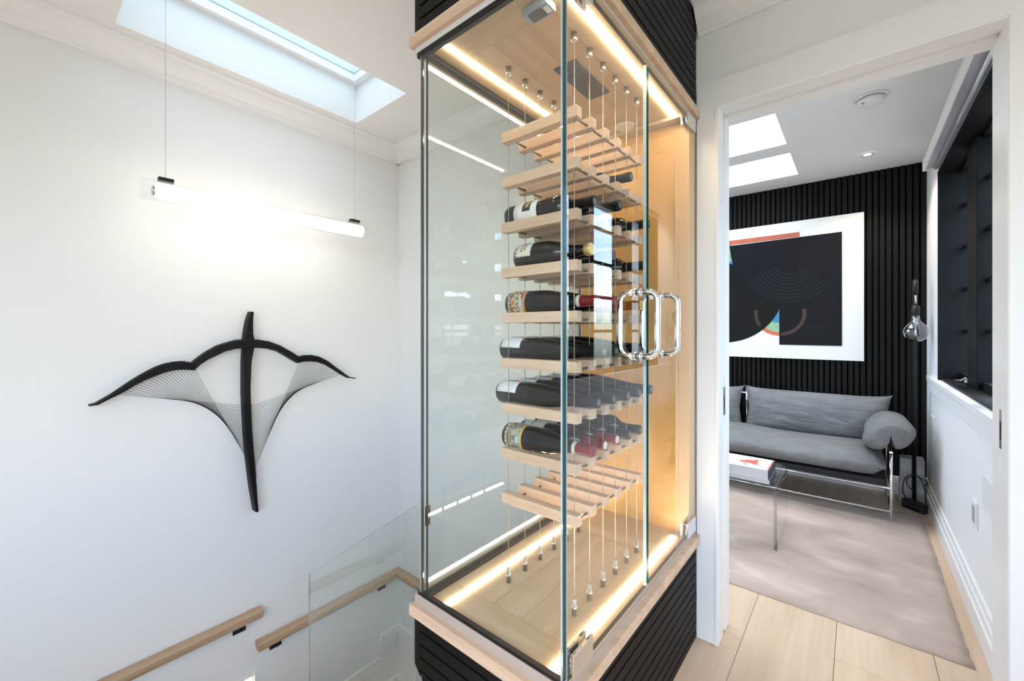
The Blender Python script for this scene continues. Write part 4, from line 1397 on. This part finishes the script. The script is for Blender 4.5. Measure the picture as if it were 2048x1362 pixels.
m = MB(); superpillow(m, (-0.272, 3.955, 0.560), 0.452, 0.095, 0.168, pinch=0.05, fx=tilt); sub(m, 'back_cushion', sofa_m, sofa)
m = MB(); superpillow(m, (-1.20, 3.955, 0.552), 0.452, 0.095, 0.168, pinch=0.05, fx=tilt); sub(m, 'back_cushion', sofa_m, sofa)
# arm roll: folded pillow hanging over the arm bar
ARM = [(0.030, 0.455), (0.026, 0.50), (0.040, 0.555), (0.080, 0.605), (0.130, 0.635), (0.180, 0.642), (0.235, 0.628), (0.272, 0.590), (0.284, 0.545),
       (0.270, 0.505), (0.235, 0.468), (0.200, 0.448), (0.182, 0.455), (0.172, 0.480), (0.160, 0.555), (0.146, 0.500), (0.135, 0.450), (0.100, 0.424), (0.055, 0.425)]
def smooth_closed(p, n=3):
    for _ in range(n):
        q = []
        for i in range(len(p)):
            a, b = p[i], p[(i + 1) % len(p)]
            q.append((a[0] * .75 + b[0] * .25, a[1] * .75 + b[1] * .25)); q.append((a[0] * .25 + b[0] * .75, a[1] * .25 + b[1] * .75))
        p = q
    return p
def arm_roll(dx, mir):
    S = smooth_closed(ARM, 2)
    n = len(S); nv = 25
    cxm, czm = 0.155, 0.575
    m = MB()
    def f(i, j):
        ph = (-1 + 2 * j / (nv - 1)) * PI / 2
        v = math.sin(ph)
        k = 0.10 + 0.90 * max(0.0, math.cos(ph)) ** 0.33
        x, z = S[i]
        sx = cxm + (x - cxm) * k
        sz = czm + (z - czm) * k
        wob = 0.004 * math.sin(9 * x + 5 * v) + 0.003 * math.sin(40 * z + 4 * v)
        xx = sx + wob
        if mir:
            xx = 2 * 0.16 - xx
        return (xx + dx, 3.735 + 0.31 * v, sz + wob)
    V = m.grid(f, n, nv, closed_u=True)
    m.bm.faces.new([V[i][0] for i in range(n)]); m.bm.faces.new([V[i][-1] for i in range(n)][::-1])
    return m
sub(arm_roll(0, False), 'arm_cushion', sofa_m, sofa)
sub(arm_roll(X0s - X1, True), 'arm_cushion', sofa_m, sofa)

# ------------------------------------------------------------------ study: rug
def rug_pt(i, j):
    nu, nv = 60, 44
    x = -1.95 + (0.318 + 1.95) * i / (nu - 1)
    y = 2.178 + (3.72 - 2.178) * j / (nv - 1)
    ed = min(i, nu - 1 - i, j, nv - 1 - j)
    h = 0.0125 if ed > 0 else 0.004
    jit = 0.0016
    if ed == 0:
        x += random.uniform(-jit, jit) * 2; y += random.uniform(-jit, jit) * 2
    return (x, y, h + (random.uniform(-0.0006, 0.0006)))
m = MB()
V = m.grid(rug_pt, 60, 44)
bot = MB()
rim = [V[i][0] for i in range(60)] + [V[59][j] for j in range(1, 44)] + [V[i][43] for i in range(58, -1, -1)] + [V[0][j] for j in range(42, 0, -1)]
low = [m.bm.verts.new((v.co.x, v.co.y, 0.0006)) for v in rim]
for i in range(len(rim)):
    j = (i + 1) % len(rim)
    m.bm.faces.new([rim[i], rim[j], low[j], low[i]])
bot.bm.free()
rug = m.build('rug', rug_m)
tag(rug, 'greige mottled pile rug on the oak floor in front of the sofa', 'rug')

# ------------------------------------------------------------------ study: acrylic table and books
tb = thing('side_table', 'clear acrylic waterfall table standing on the rug', 'table', (-0.65, 2.86, 0.0))
TX1, TX0, TY0, TY1, TZ, TT, TR = -0.332, -1.00, 2.634, 3.085, 0.362, 0.016, 0.045
outer = [(TX0, 0.0135)]
outer += [(TX0 + TR - TR * math.cos(a), TZ - TR + TR * math.sin(a)) for a in [k / 8 * PI / 2 for k in range(9)]]
outer += [(TX1 - TR + TR * math.sin(a), TZ - TR + TR * math.cos(a)) for a in [k / 8 * PI / 2 for k in range(9)]]
outer += [(TX1, 0.0135)]
ri = TR - TT
inner = [(TX1 - TT, 0.0135)]
inner += [(TX1 - TR + ri * math.sin(a), TZ - TR + ri * math.cos(a)) for a in [PI / 2 - k / 8 * PI / 2 for k in range(9)]]
inner += [(TX0 + TR - ri * math.cos(a), TZ - TR + ri * math.sin(a)) for a in [PI / 2 - k / 8 * PI / 2 for k in range(9)]]
inner += [(TX0 + TT, 0.0135)]
m = MB()
n = len(outer)
A = [[m.bm.verts.new((p[0], y, p[1])) for p in outer] for y in (TY0, TY1)]
B = [[m.bm.verts.new((p[0], y, p[1])) for p in inner[::-1]] for y in (TY0, TY1)]
for i in range(n - 1):
    m.bm.faces.new([A[0][i], A[0][i + 1], A[1][i + 1], A[1][i]])
    m.bm.faces.new([B[0][i], B[1][i], B[1][i + 1], B[0][i + 1]])
    for s in (0, 1):
        m.bm.faces.new([A[s][i], B[s][i], B[s][i + 1], A[s][i + 1]]).material_index = 1
for i in (0, n - 1):
    m.bm.faces.new([A[0][i], A[1][i], B[1][i], B[0][i]]).material_index = 1
sub(m, 'acrylic_shell', [acrylic, glass('acrylic_edge', (0.62, 0.66, 0.67), 1.49, 2.2)], tb)


def book(name, label, x0, x1, y0, y1, z0, z1, cov, spine, pic=False):
    t = thing(name, label, 'book', ((x0 + x1) / 2, (y0 + y1) / 2, z0))
    m = MB(); m.box(x0 + 0.003, x1 - 0.005, y0 + 0.003, y1 - 0.003, z0 + 0.0025, z1 - 0.0025); sub(m, 'pages', page_m, t)
    m = MB(); m.box(x0, x1 - 0.0032, y0, y1, z1 - 0.0025, z1); top = sub(m, 'front_cover', cov, t)
    m = MB(); m.box(x0, x1 - 0.0032, y0, y1, z0, z0 + 0.0025); sub(m, 'back_cover', cov, t)
    m = MB(); m.box(x1 - 0.003, x1, y0, y1, z0, z1, bev=0.001); sub(m, 'spine', spine, t)
    if pic:
        cxp, cyp = x0 + (x1 - x0) * 0.58, y0 + (y1 - y0) * 0.55
        P_ = [(-0.055, -0.030), (-0.04, -0.045), (0.0, -0.04), (0.035, -0.055), (0.055, -0.045), (0.035, -0.015), (0.04, 0.02), (0.03, 0.055), (0.015, 0.03), (-0.015, 0.02), (-0.04, -0.01)]
        m = MB(); m.prism([(cxp + a, cyp + b) for a, b in P_], 'Z', z1 + 0.0001, z1 + 0.0005); sub(m, 'cover_print', cover_red, top)
        m = MB(); m.prism([(cxp - 0.012 + 0.012 * math.cos(k / 12 * 2 * PI), cyp - 0.075 + 0.006 * math.sin(k / 12 * 2 * PI)) for k in range(12)], 'Z', z1 + 0.0001, z1 + 0.0005)
        sub(m, 'cover_print', cover_dark, top)
        m = MB(); m.box(x1 - 0.0032 - 0.006, x1 - 0.0034, y0, y1, z1 + 0.0001, z1 + 0.0004); sub(m, 'cover_print', cover_red, top)
    return t


book('book', 'thin grey book lying under the white art book', -0.64, -0.362, 2.625, 2.835, TZ + 0.0003, TZ + 0.026, cover_grey, cover_dark)
book('book', 'thick white art book with red shape on its cover', -0.63, -0.368, 2.618, 2.838, TZ + 0.0265, TZ + 0.080, cover_white, cover_dark, True)

# ------------------------------------------------------------------ study: floor lamp with marble block, foot and cord
lp = thing('floor_lamp', 'black floor lamp with hooked top and large bare globe bulb', 'floor lamp', (0.297, 3.93, 0.0))
LX, LY = 0.297, 3.935
m = MB()
pts = [(LX, LY, 0.022), (LX, LY, 1.46)]
for k in range(1, 9):
    a = k / 8 * PI
    pts.append((LX, LY - 0.05 + 0.05 * math.cos(a), 1.48 + 0.05 * math.sin(a)))
pts.append((LX, LY - 0.10, 1.44))
m.tube(pts, [0.012, 0.009] + [0.013] * 9, 12)
sub(m, 'pole', black_metal, lp)
m = MB(); m.lathe([(0.034, 0.001), (0.034, 0.016), (0.014, 0.03)], 'Z', (LX, LY, 0), 16); sub(m, 'foot', black_metal, lp)
m = MB(); m.lathe([(0.006, 1.36), (0.006, 1.44)], 'Z', (LX, LY - 0.10, 0), 12); sub(m, 'stem', steel, lp)
m = MB(); m.lathe([(0.005, 1.362), (0.021, 1.360), (0.0215, 1.298), (0.019, 1.296)], 'Z', (LX, LY - 0.10, 0), 20); sub(m, 'socket', black_metal, lp)
bz = 1.187
m = MB()
m.lathe([(0.018, 1.296), (0.0205, 1.28), (0.022, 1.262), (0.032, 1.250), (0.050, 1.230), (0.061, 1.208), (0.064, bz), (0.060, 1.163), (0.048, 1.142), (0.028, 1.127), (0.004, 1.122)],
        'Z', (LX, LY - 0.10, 0), 28, cap=False)
bulb = sub(m, 'bulb', bulb_glass, lp)
m = MB(); m.lathe([(0.011, 1.294), (0.011, 1.24), (0.006, 1.22), (0.006, 1.19), (0.009, 1.17), (0.004, 1.16)], 'Z', (LX, LY - 0.10, 0), 12); sub(m, 'filament_stem', chrome, bulb)
mb = thing('marble_block', 'grey veined marble block standing against the baseboard behind the lamp pole', 'block', (0.29, 4.02, 0.0))
m = MB(); m.box(0.2275, 0.352, 3.965, 4.08, 0.001, 0.312, bev=0.002); sub(m, 'slab', marble, mb)
m = MB(); m.box(0.2285, 0.351, 4.0802, 4.10, 0.001, 0.30, bev=0.002); sub(m, 'rear_slab', marble, mb)
bx = thing('power_adapter', 'black brick-shaped power adapter on the floor before the marble block', 'adapter', (0.29, 3.86, 0.0))
ang = math.radians(-42)
def rotbox(x0, x1, y0, y1, z0, z1, c, a, bev):
    m = MB(); m.box(x0, x1, y0, y1, z0, z1, bev=bev)
    for v in m.bm.verts:
        x, y = v.co.x, v.co.y
        v.co.x = c[0] + x * math.cos(a) - y * math.sin(a); v.co.y = c[1] + x * math.sin(a) + y * math.cos(a)
    return m
sub(rotbox(-0.065, 0.065, -0.022, 0.022, 0.001, 0.062, (0.292, 3.845), ang, 0.004), 'housing', rubber, bx)
sub(rotbox(-0.05, 0.05, -0.0235, -0.0222, 0.012, 0.02, (0.292, 3.845), ang, 0.0), 'vent_slot', black_core, bx)
def catmull(p, n=8):
    p = [Vector(q) for q in p]
    out = []
    for i in range(len(p) - 1):
        a, b, c, d = p[max(i - 1, 0)], p[i], p[i + 1], p[min(i + 2, len(p) - 1)]
        for k in range(n):
            t = k / n
            out.append(0.5 * ((2 * b) + (c - a) * t + (2 * a - 5 * b + 4 * c - d) * t * t + (3 * b - a - 3 * c + d) * t ** 3))
    out.append(p[-1])
    return out
m = MB(); m.tube(catmull([(0.25, 3.90, 0.058), (0.238, 3.90, 0.11), (0.246, 3.90, 0.18), (0.275, 3.895, 0.22), (0.300, 3.895, 0.222), (0.33, 3.90, 0.205), (0.352, 3.90, 0.19),
                          (0.352, 3.895, 0.175), (0.34, 3.885, 0.165)]), 0.0032, 8)
m.tube(catmull([(0.30, 3.90, 0.226), (0.325, 3.89, 0.20), (0.342, 3.88, 0.15), (0.348, 3.87, 0.08), (0.345, 3.86, 0.03), (0.335, 3.865, 0.008)]), 0.0032, 8)
m.tube(catmull([(0.285, 3.90, 0.215), (0.262, 3.90, 0.19), (0.258, 3.90, 0.16), (0.272, 3.90, 0.13), (0.285, 3.905, 0.12)]), 0.0032, 8)
sub(m, 'power_cord', rubber, bx)

# ------------------------------------------------------------------ study: ceiling fittings and roller shade
sd = thing('smoke_detector', 'round white smoke detector on the study ceiling', 'smoke detector', (0.053, 2.835, ZS))
m = MB(); m.lathe([(0.066, -0.010), (0.070, -0.006), (0.070, -0.0004)], 'Z', (0.053, 2.835, ZS), 30); sub(m, 'base_plate', plastic_white, sd)
m = MB(); m.lathe([(0.020, -0.040), (0.045, -0.037), (0.056, -0.028), (0.058, -0.0135)], 'Z', (0.053, 2.835, ZS), 30); body = sub(m, 'cover', plastic_white, sd)
m = MB(); m.lathe([(0.054, -0.0134), (0.054, -0.0102)], 'Z', (0.053, 2.835, ZS), 30); sub(m, 'shadow_gap', rubber, sd)
m = MB(); m.lathe([(0.003, -0.0395), (0.003, -0.034)], 'Z', (0.02, 2.80, ZS), 8); sub(m, 'indicator', rubber, body)
dl = thing('downlight', 'small recessed warm downlight in the study ceiling near the slat wall', 'downlight', (0.052, 3.74, ZS))
m = MB(); m.lathe([(0.020, -0.004), (0.042, -0.005), (0.045, -0.0004)], 'Z', (0.052, 3.74, ZS), 26, cap=False); sub(m, 'trim_ring', plastic_white, dl)
m = MB(); m.lathe([(0.021, -0.0035), (0.021, -0.0008)], 'Z', (0.052, 3.74, ZS), 20); sub(m, 'lamp', spot_m, dl)
ld = bpy.data.lights.new('downlight_beam', 'SPOT'); ld.energy = 14; ld.color = (1.0, 0.84, 0.66); ld.spot_size = math.radians(115); ld.spot_blend = 0.6; ld.shadow_soft_size = 0.02
lo = bpy.data.objects.new('downlight_beam', ld); COL.objects.link(lo); lo.location = (0.052, 3.74, ZS - 0.012)
lo.parent = dl; lo.matrix_parent_inverse = Matrix.Translation(-Vector((0.052, 3.74, ZS)))
rs = thing('roller_shade', 'grey roller shade cassette with ivory front above the black study window', 'roller shade', (0.345, 2.8, 2.17))
SYE = 3.60
m = MB()
m.prism([(0.352, 2.258), (0.318, 2.258), (0.310, 2.235), (0.309, 2.205), (0.315, 2.182), (0.318, 2.178), (0.322, 2.183), (0.322, 2.250), (0.352, 2.250)], 'Y', 1.95, SYE)
sub(m, 'front_fascia', shade_cloth, rs)
m = MB(); m.box(0.3222, 0.3785, 1.952, SYE - 0.002, 2.190, 2.2498); sub(m, 'cassette', shade_m, rs)
m = MB(); m.box(0.309, 0.378, SYE + 0.0002, SYE + 0.004, 2.178, 2.258); sub(m, 'end_cap', plastic_white, rs)
m = MB(); m.lathe([(0.009, 1.98), (0.009, SYE - 0.02)], 'Y', (0.3665, 0, 2.180), 12); sub(m, 'bottom_bar', plain('satin_aluminium', (0.62, 0.66, 0.70), 0.3, metal=0.6), rs)
